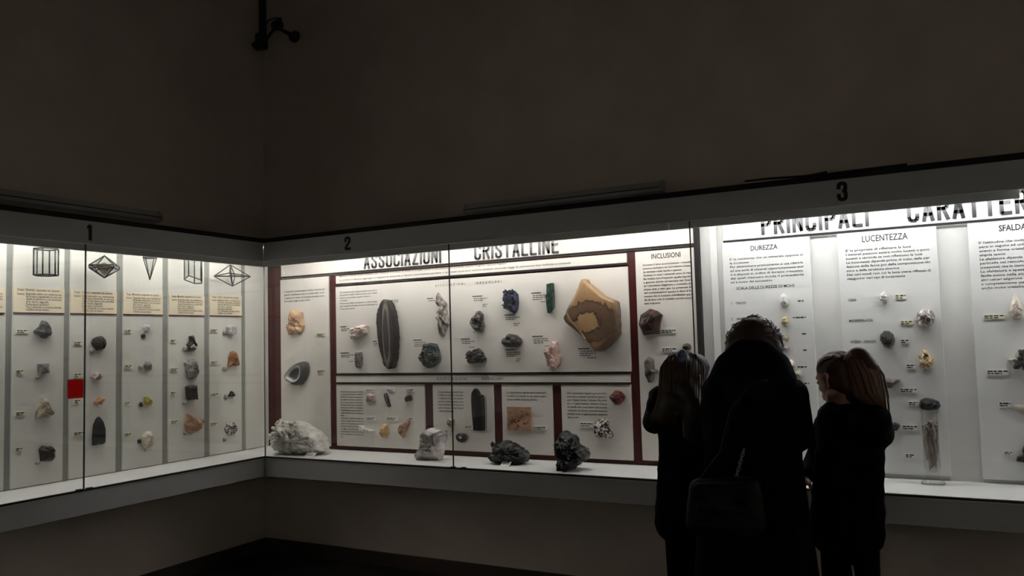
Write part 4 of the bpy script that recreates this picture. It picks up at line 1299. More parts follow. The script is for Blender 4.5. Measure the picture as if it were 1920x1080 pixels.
for bb, s in [((688, 729.5, 702, 734), 'above the small pinkish mineral'), ((727, 729, 739, 733.5), 'above the small dark elongated mineral'), ((763, 729, 777.5, 734), 'above the small dark olive mineral'),
              ((688, 782, 705, 787.5), 'above the small clear elongated mineral'), ((726, 782, 745, 788), 'above the small yellow amber mineral'), ((767, 783, 776.5, 788.5), 'above the small reddish branching mineral')]:
    name_tag(R, bb, s, True)
stone(R, (838, 784, 851, 801.5), 0.03, 61, 'beige', 'small beige star shaped mineral crossed by the glass joint', n=10, rough=.5, jit=.08)
ob = [(1405, 198), (1425, 225), (1440, 255), (1462, 262), (1472, 300), (1474, 450), (1470, 598), (1390, 598), (1380, 450), (1376, 300), (1380, 240)]
o = stone(R, (887, 728.5, 907, 806.7), 0.05, 62, 'black_gloss', 'tall black pointed crystal on a clear stand', name='crystal', pts=norm_pts(ob), prof='slab', rings=4, jit=.02, sub=2, pin=False)
u_, v_, w_, h_ = geom(R, (887, 728.5, 907, 806.7), .02)
box('clear_stand', (-w_ * .4, -h_ * .5 - .012, 0), (w_ * .85, -h_ * .5 - .003, .055), M['clear'], o, Matrix.Identity(4))
tube('stand_wire', [(w_ * .78, -h_ * .5 - .005, .03), (w_ * .82, h_ * .02, .03), (w_ * .70, h_ * .30, .02), (w_ * .5, h_ * .33, .004)], .0018, M['black_metal'], o, n=5)
th = [(1205, 655), (1225, 632), (1255, 624), (1265, 636), (1280, 624), (1305, 632), (1322, 655), (1318, 685), (1295, 710), (1262, 720), (1232, 708), (1212, 685)]
stone(R, (854, 811, 877.5, 831), 0.035, 63, 'thin_half', 'small dark two-lobed mineral with white core below the black crystal', pts=norm_pts(th), rings=7, jit=.03, sub=2)
name_tag(R, (873, 798, 887, 803), 'left of the foot of the tall black crystal', True)
o = stone(R, (951.5, 763, 996, 806.5), 0.012, 64, 'tan_pink', 'rectangular pinkish brown stone plate with dark spots', name='stone_plate', pts=[(0, 1), (1, 1), (1, 0), (0, 0)], prof='slab', rings=3, jit=.004, sub=6, pin=False)
sp = []
bm = bmesh.new()
rng = random.Random(21)
for k in range(42):
    x, y = rng.gauss(-.01, .045), rng.gauss(-.02, .03)
    if abs(x) > .075 or abs(y) > .065:
        continue
    r_ = rng.uniform(.002, .0055)
    bmesh.ops.create_icosphere(bm, subdivisions=1, radius=r_, matrix=Matrix.Translation((x, y, .0125)) @ Matrix.Diagonal((1, 1.4, .35, 1)))
sp = from_bm('crystal_spots', bm, M['red_mineral'], o, Matrix.Identity(4))
sp['kind'] = 'stuff'
name_tag(R, (1000, 799, 1024.5, 806), 'right of the pinkish brown stone plate', True)
stone(R, (1141.5, 732, 1171, 759.5), 0.055, 65, 'red_mineral', 'small dark red mineral at the upper right of its lower board', pts=[(.40, 1), (.75, .92), (1, .62), (.90, .32), (.68, .05), (.42, 0), (.15, .28), (.02, .62), (.20, .75)], jit=.06)
stone(R, (1112, 784.5, 1149, 822.5), 0.05, 66, 'speckled', 'black and white speckled rock beside the eight line paragraph', pts=[(.30, .95), (.60, 1), (.72, .92), (.80, .60), (.96, .30), (1, .05), (.72, .02), (.40, .06), (.15, 0), (.02, .12), (.05, .45), (.0, .65)], jit=.05, rings=7, sub=3)
name_tag(R, (1088, 791.5, 1113, 801), 'left of the black and white speckled rock', True)
stone(R, (1197, 579, 1240, 628.5), 0.085, 67, 'garnet_brown', 'large dark brown faceted crystal on the INCLUSIONI board', name='crystal', pts=[(.52, 1), (.78, .92), (1, .76), (.90, .45), (.84, .05), (.45, .03), (.18, 0), (.08, .25), (.0, .42), (.10, .78)], jit=.05, sub=1, rings=3)
stone(R, (1279, 643.5, 1295, 657), 0.035, 68, 'smoky', 'small pale grey mineral just above the left girl', jit=.14, n=12, rough=.4)
gk = [(160, 175), (185, 190), (208, 210), (212, 310), (240, 320), (258, 345), (240, 360), (212, 362), (205, 430), (180, 465), (150, 462), (125, 400), (118, 360), (112, 350), (120, 290), (120, 215)]
o = stone(R, (1208, 669, 1233.5, 717.5), 0.06, 69, 'smoky', 'grey pointed crystal with a side spur left of the left girl', name='crystal', pts=norm_pts(gk), jit=.04, rings=5, sub=2)
name_tag(R, (1240, 617.5, 1268.5, 625), 'right of the large dark brown faceted crystal', True)
name_tag(R, (1241, 652, 1269.5, 660), 'left of the small pale grey mineral above the girl', True)

# ---- case 3
stone(R, (1462, 550, 1478.5, 575), 0.05, 71, 'clear_white', 'white rounded mineral topmost in the hardness column', n=11, jit=.08, rings=6)
stone(R, (1464, 593.5, 1478.5, 610.5), 0.04, 72, 'gold_clear', 'small pale yellow mineral second in the hardness column', n=9, jit=.08)
stone(R, (1472, 627, 1478.5, 640), 0.03, 73, 'gold_clear', 'tiny yellow mineral third in the hardness column', n=8, jit=.06)
stone(R, (1467, 649, 1479, 658), 0.03, 74, 'pinkish', 'tiny pink mineral fourth in the hardness column beside the hood', n=8, jit=.06)
stone(R, (1475, 674, 1491, 692), 0.04, 75, 'pale_rose', 'small pale pink mineral partly behind the hood of the woman', n=9, jit=.06)
stone(R, (1487, 694, 1504, 709), 0.04, 76, 'pale_beige', 'small pale beige mineral above the shoulder of the woman', n=9, jit=.08)
name_tag(R, (1464, 629, 1470.5, 632), 'left of the tiny yellow mineral', True)
stone(R, (1649, 547, 1665.5, 567.5), 0.045, 77, 'clear_white', 'small white mineral topmost on the LUCENTEZZA board', n=9, jit=.06)
o = stone(R, (1715, 579, 1753.5, 614), 0.07, 78, 'silver', 'shiny silvery pink mineral high on the LUCENTEZZA board', pts=[(.15, .85), (.35, 1), (.62, .92), (.85, .95), (1, .62), (.96, .30), (.80, .05), (.50, 0), (.18, .10), (.0, .40), (.10, .60)], jit=.13, rings=7, sub=2)
stone(R, (1649, 620, 1677.5, 651.5), 0.065, 79, 'black_rock', 'black rounded mineral on the LUCENTEZZA board', pts=[(.35, 1), (.65, .97), (.92, .78), (1, .42), (.88, .12), (.55, 0), (.25, .10), (.02, .45), (.05, .75)], jit=.06)
stone(R, (1721, 654.5, 1752, 694.5), 0.06, 80, 'gold_clear', 'golden translucent mineral on the LUCENTEZZA board', pts=[(.35, 1), (.60, .90), (.72, .68), (.95, .55), (1, .30), (.90, .12), (.62, 0), (.30, .03), (.05, .25), (.10, .55), (.0, .70), (.25, .80)], jit=.12, rings=6)
stone(R, (1652, 709, 1688, 728.5), 0.05, 81, 'brown_grey', 'brown grey triangular mineral beside the ponytail of the right girl', pts=[(.0, .90), (.35, 1), (.70, .95), (1, .82), (.80, .50), (.45, 0), (.30, .08), (.15, .50)], jit=.05)
stone(R, (1722.5, 746.5, 1763.5, 769.5), 0.07, 82, 'black_rock', 'flat black rough mineral directly above the glass jar', pts=[(.10, .85), (.35, 1), (.65, .92), (.92, .72), (1, .35), (.85, .05), (.45, .0), (.15, .02), (.0, .25), (.05, .60)], jit=.10, rings=6)
stone(R, (1668, 792, 1688, 809), 0.045, 83, 'green_grey', 'grey green pointed mineral peeping past the right girl', pts=[(.0, .8), (.5, 1), (.85, .85), (1, .55), (.70, .10), (.3, 0), (.0, .2)], jit=.06)
for bb, s, wh in [((1678.5, 552, 1699, 561), 'right of the small white mineral on the LUCENTEZZA board', 0), ((1688.5, 601, 1712, 609), 'left of the silvery pink mineral', 0), ((1689, 636, 1704, 644), 'right of the black rounded mineral', 1),
                  ((1699.5, 682.5, 1717, 691.5), 'left of the golden translucent mineral', 1), ((1688, 728, 1720, 736), 'right of the brown grey triangular mineral', 1), ((1703.5, 752.5, 1720.5, 760), 'left of the flat black rough mineral', 1),
                  ((1691.5, 797, 1720.5, 806), 'left of the upper part of the glass jar', 1), ((1698, 850.5, 1714.5, 858.5), 'left of the lower part of the glass jar', 1),
                  ((1844, 590, 1884, 598), 'left of the clear drop shaped crystal', 0), ((1849.5, 693.5, 1891, 702.5), 'left of the dark crystals on white rock', 1), ((1873, 753.5, 1895.5, 763), 'left of the thin pale and dark mineral', 1), ((1883, 846, 1897.5, 853), 'left of the lowest dark mineral at the right edge', 1)]:
    name_tag(R, bb, s, wh)
stone(R, (1890, 549.5, 1919, 598.5), 0.05, 84, 'pale_clear', 'clear drop shaped crystal near the right edge of the view', name='crystal', pts=[(.42, 1), (.62, .85), (.90, .62), (1, .35), (.90, .10), (.55, 0), (.25, .05), (.02, .28), (.15, .62)], jit=.04)
o = stone(R, (1891, 655, 1934, 698), 0.06, 85, 'matrix_white', 'dark crystals on a white rock at the right edge of the view', pts=[(.0, .55), (.25, .65), (.45, 1), (.95, .95), (1, .3), (.75, .0), (.45, .12)], jit=.06)
rng = random.Random(33)
crystals_on(o, 'black_rock', [((rng.uniform(-.025, .06), rng.uniform(-.04, .055), .045), (rng.uniform(-.7, .7), rng.uniform(-.5, .8), 1), rng.uniform(.02, .035), rng.uniform(.009, .013)) for k in range(20)], sides=5, seed=8)
o = stone(R, (1901, 759, 1932, 767.5), 0.02, 86, 'pale_clear', 'thin pale mineral with dark end at the right edge of the view', pts=[(.0, .9), (.5, 1), (1, .85), (1, .1), (.4, 0), (.02, .05)], jit=.03)
stone(R, (1905, 834, 1940, 868.5), 0.05, 87, 'black_rock', 'lowest dark mineral at the right edge of the view', pts=[(.35, .65), (.5, 1), (1, .9), (1, .1), (.5, 0), (.0, .08), (.05, .32), (.40, .42)], jit=.08)


# ---- specimens standing on the shelf of case 2
def shelf_stone(bb, y, depth, seed, material, label, pts, rings=7, jit=.06, name='mineral_specimen', edge_jit=.004, sub=2):
    """free standing rock: the outline seen from the front, bulging both ways, resting on the shelf"""
    x0, y0, x1, y1 = bb
    side = Side(True, y)
    u, v, w, h = geom(side, bb)
    me1 = stone_mesh(name, pts, w, h, depth * .5, seed, rings, jit, 'dome', sub, .30, False, edge_jit)
    bm = bmesh.new()
    bm.from_mesh(me1)
    geo = [f for f in bm.faces if all(abs(vv.co.z) < 1e-7 for vv in f.verts)]
    bmesh.ops.delete(bm, geom=geo, context='FACES_ONLY')
    dup = bmesh.ops.duplicate(bm, geom=list(bm.verts) + list(bm.edges) + list(bm.faces))
    for e in dup['geom']:
        if isinstance(e, bmesh.types.BMVert):
            e.co.z *= -0.9
    bmesh.ops.remove_doubles(bm, verts=bm.verts, dist=1e-5)
    zmin = min(vv.co.y for vv in bm.verts)
    for vv in bm.verts:      # flatten the underside so that it stands
        if vv.co.y < zmin + h * .05:
            vv.co.y = zmin
    bmesh.ops.recalc_face_normals(bm, faces=bm.faces)
    me = bpy.data.meshes.new(name)
    bm.to_mesh(me); bm.free()
    o = link(name, me, M[material], None, side.m(u, Z_SHELF - zmin))
    return tag(o, label, 'mineral'), w, h


pts = [(.16, .62), (.16, .96), (.30, .92), (.45, .98), (.60, .90), (.72, .78), (.84, .62), (.92, .45), (.97, .25), (1, .12), (.85, .03), (.62, .0), (.35, .0), (.10, .06), (.0, .20), (.05, .40), (.06, .55)]
o, w, h = shelf_stone((517.5, 791, 612, 852.5), 0.20, 0.24, 101, 'quartz_white', 'large whitish crystal cluster standing on the shelf in the corner', pts, name='crystal_cluster')
rng = random.Random(7)
sp = []
for k in range(150):
    a = rng.uniform(.04, .93); b = rng.uniform(.08, .98)
    top = 0.97 if a < .55 else 0.97 - (a - .55) * 1.5
    if b > top or (a < .12 and b > .55 and b < .6):
        continue
    rr = ((a - .5) / .55) ** 2 + ((b - .45) / .6) ** 2
    z = .12 * math.sqrt(max(0, 1 - rr)) * .97
    d = Vector(((a - .45) * 1.3, (b - .25) * 1.5, .9 + rng.uniform(-.3, .3))) + Vector((rng.uniform(-.5, .5), rng.uniform(-.3, .6), 0))
    sp.append((((a - .5) * w, (b - .5) * h * .93, max(.01, z)), d, rng.uniform(.020, .036), rng.uniform(.011, .018)))
crystals_on(o, 'quartz_white', sp, seed=9)
pts = [(.28, .80), (.50, .98), (.62, 1), (.92, .92), (.97, .80), (.90, .55), (.94, .35), (.85, .05), (.40, .02), (.05, 0), (.0, .08), (.08, .25), (.18, .55)]
o, w, h = shelf_stone((780.5, 806, 836, 866), 0.24, 0.14, 102, 'ice', 'large clear icy crystal standing on the shelf left of the glass joint', pts, rings=6, jit=.09, name='crystal')
pts = [(.0, .30), (.10, .55), (.12, .75), (.32, .92), (.40, 1), (.50, .96), (.58, .90), (.66, .88), (.80, .75), (.92, .55), (1, .38), (.97, .12), (.80, .02), (.35, .0), (.12, .05)]
o, w, h = shelf_stone((919.5, 828, 990.5, 870.5), 0.26, 0.17, 103, 'dark_heavy', 'wide dark grey rock standing on the shelf below the stone plate', pts, jit=.09, rings=8, sub=3)
sp = [((rng.uniform(-.10, .06), rng.uniform(.0, .05), rng.uniform(0, .06)), (rng.uniform(-.4, .4), 1, rng.uniform(-.1, .8)), rng.uniform(.02, .04), rng.uniform(.006, .010)) for k in range(26)]
crystals_on(o, 'dark_heavy', sp, sides=5, seed=10)
pts = [(.27, 1), (.42, .93), (.60, .90), (.68, .70), (.82, .60), (.90, .50), (1, .42), (.95, .28), (.78, .22), (.62, .12), (.50, .04), (.35, .0), (.12, .02), (.05, .12), (.03, .35), (.0, .55), (.06, .75), (.18, .92)]
o, w, h = shelf_stone((1043.5, 808, 1103, 880.5), 0.16, 0.18, 104, 'dark_heavy', 'tall rough dark grey rock standing on the shelf below the dark red mineral', pts, jit=.12, rings=9, sub=3)


def shelf_card(px0, px1, pyt, pyb, y, short, tilt):
    c0 = at_z(px0, pyb, Z_SHELF + .001)
    c1 = at_z(px1, pyb, Z_SHELF + .001)
    w = c1.x - c0.x
    mw = Matrix.Translation(((c0.x + c1.x) / 2, (c0.y + c1.y) / 2, Z_SHELF + .001)) @ Matrix.Rotation(math.radians(90 - tilt), 4, 'X')
    o = box('shelf_card', (-w / 2, 0, -.0025), (w / 2, .045, 0), M['tag_white'], None, mw)
    tag(o, short, 'name card')
    P = Print()
    for k in range(2):
        P.words(-w * .38, w * .38, .030 - .012 * k, .005, TAG_RNG)
    P.done(o, (0, 0), n=.0008, name='print')
    if tilt < 80:
        box('card_foot', (-w * .3, 0.002, -.03), (w * .3, .004, -.002), M['tag_white'], o, Matrix.Rotation(math.radians(tilt - 90), 4, 'X'))


shelf_card(567, 589, 848, 857, 0, 'small white card lying in front of the large whitish crystal cluster', 58)
shelf_card(936, 955.5, 864, 874, 0, 'small white card leaning before the wide dark grey rock', 58)
shelf_card(815, 832, 866, 868.5, 0, 'flat white card in front of the large clear icy crystal', 86)
shelf_card(1057, 1087, 882, 884.5, 0, 'flat white card in front of the tall rough dark grey rock', 86)

# ---- glass jar with fibres in case 3
jb = at_z(1748, 901, Z_SHELF)
jx, jy = jb.x, 0.33
k = (jy - CAM.y) / (jb.y - CAM.y)
jx = at_y(1748.5, 880, jy).x
jar = empty('glass_jar', (jx, jy, Z_SHELF), 'tall clear glass jar of brown fibres standing on the white shelf', 'jar')


def lathe(bm, prof, n=24, mw=Matrix.Identity(4)):
    rings = []
    for r, z in prof:
        rings.append([bm.verts.new(mw @ Vector((r * math.cos(2 * math.pi * k / n), r * math.sin(2 * math.pi * k / n), z))) for k in range(n)])
    for a, b in zip(rings, rings[1:]):
        for k in range(n):
            bm.faces.new((a[k], a[(k + 1) % n], b[(k + 1) % n], b[k]))
    return rings


JH = at_y(1748, 771, jy).z - Z_SHELF
bm = bmesh.new()
r_ = (at_y(1761, 830, jy).x - at_y(1729, 830, jy).x) / 2
rings = lathe(bm, [(r_ * 1.42, 0.002), (r_ * 1.45, .008), (r_ * 1.35, .014), (r_ * .75, .03), (r_ * .8, .05), (r_ * 1.0, .085), (r_ * 1.0, JH - .01), (r_ * 1.12, JH), (r_ * .94, JH - .004), (r_ * .94, .09), (r_ * .5, .06)])
bm.faces.new(rings[0][::-1]); bm.faces.new(rings[-1])
from_bm('jar_glass', bm, M['clear'], jar, Matrix.Identity(4), True)
bm = bmesh.new()
lathe(bm, [(r_ * 1.40, 0.001), (r_ * 1.47, 0.004), (r_ * 1.40, 0.009), (r_ * 1.32, .006), (r_ * 1.40, 0.001)])
from_bm('jar_foot', bm, M['clear'], jar, Matrix.Identity(4), True)
M['fibre'] = mat('brown_fibres', (0.42, 0.33, 0.28), 0.6, noise_scale=20, col2=(0.20, 0.14, 0.12))
bm = bmesh.new()
rng = random.Random(77)
for k in range(70):
    a = rng.uniform(0, 6.28); rr = r_ * .78 * math.sqrt(rng.random())
    z0 = rng.uniform(.09, .24) if k > 20 else rng.uniform(.07, .12)
    ln = rng.uniform(.14, .30)
    zmax = JH * rng.uniform(.62, .84)
    pts = []
    x, y = rr * math.cos(a), rr * math.sin(a)
    for i in range(5):
        f = i / 4
        wx, wy = x + rng.uniform(-.013, .013), y + rng.uniform(-.013, .013)
        s = min(1, r_ * .85 / max(1e-4, math.hypot(wx, wy)))
        taper = .55 + .45 * min(1, (z0 + ln * f) / .25)
        pts.append((wx * s * taper, wy * s * taper, min(z0 + ln * f, zmax + .01 * f)))
    add_tube(bm, pts, [.003, .006, .007, .006, .003], 5)
fb = from_bm('fibres', bm, M['fibre'], jar, Matrix.Identity(4), True)
fb['kind'] = 'stuff'

# ---- crystal models hanging in case 1


def model(bb, n, label, kind):
    side = L
    u, v, w, h = geom(side, bb, n)
    root = bpy.data.objects.new('crystal_model', None)
    root.empty_display_size = .05
    C.objects.link(root)
    root.matrix_world = side.m(u, v, n)
    tag(root, label, 'crystal model')
    V, E, Fc = [], [], []
    if kind == 'drum':
        k = 6
        for z in (-h / 2, h / 2):
            for i in range(k):
                a = 2 * math.pi * (i + .28) / k
                V.append(Vector((math.cos(a) * w * .52, z, math.sin(a) * w * .52)))
        E = [(i, (i + 1) % k) for i in range(k)] + [(k + i, k + (i + 1) % k) for i in range(k)] + [(i, k + i) for i in range(k)]
        Fc = [(i, (i + 1) % k, k + (i + 1) % k, k + i) for i in range(k)]
    elif kind == 'bipyramid':
        k = 4
        hh = h * .13
        for s in (-1, 1):
            for i in range(k):
                a = 2 * math.pi * i / k + .06
                V.append(Vector((math.cos(a) * w * .5, s * hh * .5 - h * .02, math.sin(a) * w * .5)))
        V += [Vector((0, -h / 2, 0)), Vector((0, h / 2, 0))]
        E = [(i, (i + 1) % k) for i in range(k)] + [(k + i, k + (i + 1) % k) for i in range(k)] + [(i, k + i) for i in range(k)] + [(i, 8) for i in range(k)] + [(k + i, 9) for i in range(k)]
        Fc = [(i, (i + 1) % k, k + (i + 1) % k, k + i) for i in range(k)] + [(i, (i + 1) % k, 8) for i in range(k)] + [(k + i, k + (i + 1) % k, 9) for i in range(k)]
    elif kind == 'slim':
        k = 4
        ym = h * .10
        for i in range(k):
            a = 2 * math.pi * i / k + .1
            V.append(Vector((math.cos(a) * w * .5, ym, math.sin(a) * w * .5)))
        V += [Vector((0, -h / 2, 0)), Vector((0, h / 2, 0))]
        E = [(i, (i + 1) % k) for i in range(k)] + [(i, 4) for i in range(k)] + [(i, 5) for i in range(k)]
        Fc = [(i, (i + 1) % k, 4) for i in range(k)] + [(i, (i + 1) % k, 5) for i in range(k)]
    elif kind == 'slant':
        b = [(-.5, .3), (.1, .5), (.5, .1), (.45, -.4), (-.1, -.5)]
        k = len(b)
        for s in (-1, 1):
            for x, z in b:
                V.append(Vector((x * w, s * h * .5 + (-(x + .5) * h * .20 if s < 0 else (-(x + .5) * h * .1)) + (h * .19 if s < 0 else 0), z * w)))
        E = [(i, (i + 1) % k) for i in range(k)] + [(k + i, k + (i + 1) % k) for i in range(k)] + [(i, k + i) for i in range(k)]
        Fc = [(i, (i + 1) % k, k + (i + 1) % k, k + i) for i in range(k)]
    else:   # wire octahedron
        k = 4
        for i in range(k):
            a = 2 * math.pi * i / k + .75
            V.append(Vector((math.cos(a) * w * .66, (.06 * h if i % 2 else -.04 * h), math.sin(a) * w * .5)))
        V += [Vector((0, -h / 2, 0)), Vector((-.02, h / 2, 0))]
        E = [(i, (i + 1) % k) for i in range(k)] + [(i, 4) for i in range(k)] + [(i, 5) for i in range(k)] + [(0, 2), (1, 3), (4, 5)]
        Fc = []
    rad = {'slim': .003, 'drum': .0045}.get(kind, .0038)
    for a, b in E:
        bm = bmesh.new()
        add_tube(bm, [V[a], V[b]], rad, 6)
        from_bm('edge_rod', bm, M['rod'], root, Matrix.Identity(4), True)
    for f in Fc:
        me = bpy.data.meshes.new('glass_face')
        q = [V[i] * .985 for i in f]
        nn = (q[1] - q[0]).cross(q[2] - q[0]).normalized() * .0015
        bm = bmesh.new()
        lo = [bm.verts.new(p - nn) for p in q]; hi = [bm.verts.new(p + nn) for p in q]
        bm.faces.new(hi); bm.faces.new(lo[::-1])
        m_ = len(q)
        for i in range(m_):
            bm.faces.new((lo[i], lo[(i + 1) % m_], hi[(i + 1) % m_], hi[i]))
        from_bm('glass_face', bm, M['crystal_pane'], root, Matrix.Identity(4))
    if kind == 'bipyramid':
        bm = bmesh.new()
        kk = 4
        rr = [bm.verts.new((math.cos(2 * math.pi * i / kk + .06) * w * .34, h * .02, math.sin(2 * math.pi * i / kk + .06) * w * .34)) for i in range(kk)]
        t0 = bm.verts.new((0, -h * .40, 0)); t1 = bm.verts.new((0, h * .20, 0))
        for i in range(kk):
            bm.faces.new((rr[i], rr[(i + 1) % kk], t0)); bm.faces.new((rr[i], rr[(i + 1) % kk], t1))
        c = from_bm('inner_crystal', bm, mat('inner_solid', (0.36, 0.29, 0.20), 0.5, noise_scale=8, col2=(0.12, 0.075, 0.06), lo=.45, hi=.55), root, Matrix.Identity(4))
        c['label'] = 'brown and cream solid inside the glass model'
    topv = max(V, key=lambda p: p.y)
    tube('thread', [topv, (topv.x, 2.265 - v, topv.z)], .0009, M['thread'], root, n=5)


model((66.5, 467, 106, 516), 0.13, 'drum shaped six sided glass crystal model with dark edges, first from the left', 'drum')
model((168, 479.5, 222.5, 521), 0.13, 'wide faceted bipyramid glass crystal model with a brown inner solid', 'bipyramid')
model((269, 456, 293, 525), 0.13, 'slim pointed crystal model with a thin dark outline', 'slim')
model((346, 470, 376, 530), 0.13, 'slanted glass prism crystal model cut off by the fascia', 'slant')
model((414, 497, 457, 536.5), 0.13, 'wire octahedron crystal model nearest the corner', 'octa')

# ---- red square on the left glass
u, v, w, h = geom(LG, (126.5, 710.5, 158, 747.5))
st = box('red_sticker', (-w / 2, -h / 2, 0), (w / 2, h / 2, .0008), M['red'], None, LG.m(u, v, -.0055))
tag(st, 'bright red square sticker on the left glass pane', 'sticker')
for x0, y0, x1, y1 in ((-.5, -.5, -.46, .5), (.46, -.5, .5, .5), (-.46, -.5, .46, -.46), (-.46, .46, .46, .5)):
    box('pale_border', (x0 * w, y0 * h, .0008), (x1 * w, y1 * h, .0014), M['pink_paper'], st, Matrix.Identity(4))

# ------------------------------------------------------------------ fittings on the upper walls


def wall_lamp(right, u0, u1, z0, z1, label):
    root = empty('wall_lamp', ((u0, WALL_R, z0) if right else (WALL_L, u0, z0)), label, 'lamp')
    ln, hh = u1 - u0, z1 - z0
    prof = [(0, 0), (.075, .012), (.085, hh * .45), (.05, hh), (0, hh)]
    bm = bmesh.new()
    P3 = (lambda a, n, z: Vector((a, -n, z))) if right else (lambda a, n, z: Vector((n, a, z)))
    A = [bm.verts.new(P3(.012, n, z)) for n, z in prof]
    B = [bm.verts.new(P3(ln - .012, n, z)) for n, z in prof]
    for i in range(len(prof)):
        j = (i + 1) % len(prof)
        bm.faces.new((A[i], A[j], B[j], B[i]))
    bm.faces.new(A); bm.faces.new(B[::-1])
    from_bm('lamp_body', bm, M['lamp_diff'], root, Matrix.Identity(4))
    for a in (0, ln - .012):
        bm = bmesh.new()
        A = [bm.verts.new(P3(a, n * 1.04, z * 1.03)) for n, z in prof]
        B = [bm.verts.new(P3(a + .012, n * 1.04, z * 1.03)) for n, z in prof]
        for i in range(len(prof)):
            j = (i + 1) % len(prof)
            bm.faces.new((A[i], A[j], B[j], B[i]))
        bm.faces.new(A); bm.faces.new(B[::-1])
        from_bm('end_cap', bm, M['lamp_grey'], root, Matrix.Identity(4))
    bm = bmesh.new()
    a0, a1 = P3(.012, .086, hh * .42), P3(ln - .012, .086, hh * .46)
    add_box(bm, [min(p, q) - .001 for p, q in zip(a0, a1)], [max(p, q) + .001 for p, q in zip(a0, a1)])
    from_bm('lamp_seam', bm, M['black_rail'], root, Matrix.Identity(4))


z0, z1 = at_y(1243, 361, .42).z, at_y(1243, 339, .45).z
wall_lamp(True, at_y(873, 395, .44).x, at_y(1244, 350, .44).x, z0, z1, 'long unlit tube lamp on the upper wall above the corner showcase')
zb = at_x(298, 417, -.42).z
wall_lamp(False, -2.4, at_x(299, 408, -.44).y, zb, zb + (z1 - z0), 'long unlit tube lamp on the upper left wall above the number 1')

# corner spotlights with their conduit
cx_, cy_ = WALL_L + .03, WALL_R - .03
sroot = empty('corner_spotlights', (cx_, cy_, at_y(497, 90, WALL_R).z), 'black cluster of small spotlights hanging from a conduit in the upper wall corner', 'spotlight')
zref = sroot.location.z


def sp_pt(px, py, y):
    return at_y(px, py, y) - sroot.location


box('conduit', (-.022, -.022, .0), (.022, .022, CZ - zref), M['black_metal'], sroot, Matrix.Identity(4), .004)
box('junction_box', (-.05, -.05, -.02), (.03, .03, .10), M['black_metal'], sroot, Matrix.Identity(4), .008)
a0 = sp_pt(498, 76, .40); h1 = sp_pt(521, 45, .28); h2 = sp_pt(553, 67, .15); h0 = sp_pt(486, 82, .30)
tube('arm', [a0, (a0 + h1) / 2 + Vector((.01, 0, .01)), h1], .011, M['black_metal'], sroot)
tube('arm', [h1 + Vector((.03, 0, -.05)), (h1 + h2) / 2 + Vector((0, 0, -.02)), h2], .014, M['black_metal'], sroot)
tube('cable', [a0, sp_pt(494, 55, .36), sp_pt(503, 38, .34), sp_pt(514, 34, .32), sp_pt(527, 34, .28), h1], .006, M['black_metal'], sroot, n=6)
tube('cable', [h1, sp_pt(531, 48, .26), h1 + Vector((.03, 0, -.05))], .008, M['black_metal'], sroot, n=6)
for c_, d_ in ((h1, (.2, -.6, -.5)), (h2, (.4, -.7, -.6)), (h0, (-.5, -.5, -.7))):
    d_ = Vector(d_).normalized()
    hd_ = tube('lamp_head', [c_ - d_ * .05, c_ - d_ * .02, c_ + d_ * .045, c_ + d_ * .05], [.018, .032, .038, .034], M['black_metal'], sroot, n=14)
    tube('lens', [c_ + d_ * .046, c_ + d_ * .0505], [.028, .028], M['channel'], hd_, n=14)

# loose cable lying on top of case 3
pts = [at_y(px, py, y) for px, py, y in ((1395, 338, .12), (1440, 333, .05), (1490, 329.5, .03), (1512, 328, .02), (1530, 324.5, .0), (1548, 320.5, .0), (1543, 325, .03), (1500, 331, .06), (1600, 318, .08), (1700, 306, .10))]
pts = [Vector((p.x, p.y + .03, max(p.z, Z_FT + .036))) for p in pts]
tag(tube('cable', pts, .006, M['black_metal'], None, n=6), 'loose black cable lying on top of the showcase near the number 3', 'cable')

# ------------------------------------------------------------------ visitors
M['skin'] = mat('skin', (0.40, 0.21, 0.15), 0.5, noise_scale=40, noise_amt=0.12)
M['lips'] = mat('lips', (0.38, 0.14, 0.12), 0.45)
M['eye'] = mat('eye_white', (0.75, 0.73, 0.70), 0.2)
M['iris'] = mat('iris', (0.05, 0.03, 0.02), 0.15)
M['hair_brown'] = mat('brown_hair', (0.062, 0.028, 0.017), 0.5, noise_scale=60, noise_amt=0.5, stretch=(3, 3, .4))
M['hair_chestnut'] = mat('chestnut_hair', (0.062, 0.024, 0.014), 0.5, noise_scale=60, noise_amt=0.5, stretch=(3, 3, .4))
M['hair_dark'] = mat('dark_blond_hair', (0.030, 0.018, 0.011), 0.5, noise_scale=60, noise_amt=0.5, stretch=(3, 3, .4))
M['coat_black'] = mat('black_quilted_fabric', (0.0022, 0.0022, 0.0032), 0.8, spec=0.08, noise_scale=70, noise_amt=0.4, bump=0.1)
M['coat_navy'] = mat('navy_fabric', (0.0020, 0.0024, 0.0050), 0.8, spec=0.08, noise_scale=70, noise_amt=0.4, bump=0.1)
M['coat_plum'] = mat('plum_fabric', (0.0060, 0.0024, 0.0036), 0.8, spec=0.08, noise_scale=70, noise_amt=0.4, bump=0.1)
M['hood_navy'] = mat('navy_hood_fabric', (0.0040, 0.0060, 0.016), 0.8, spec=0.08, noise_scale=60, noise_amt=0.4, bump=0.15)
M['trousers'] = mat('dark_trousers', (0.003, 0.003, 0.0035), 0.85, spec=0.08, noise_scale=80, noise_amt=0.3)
M['stripe'] = mat('white_stripe', (0.34, 0.34, 0.33), 0.7)
M['chain'] = mat('dull_chain', (0.30, 0.30, 0.30), 0.4, metal=0.8)
M['shoe'] = mat('dark_shoe', (0.012, 0.011, 0.011), 0.6)
M['strand_lit_tone'] = mat('lit_tone_strands', (0.085, 0.048, 0.029), 0.45)  # paler than hair_dark: light on the outer strands put into their colour
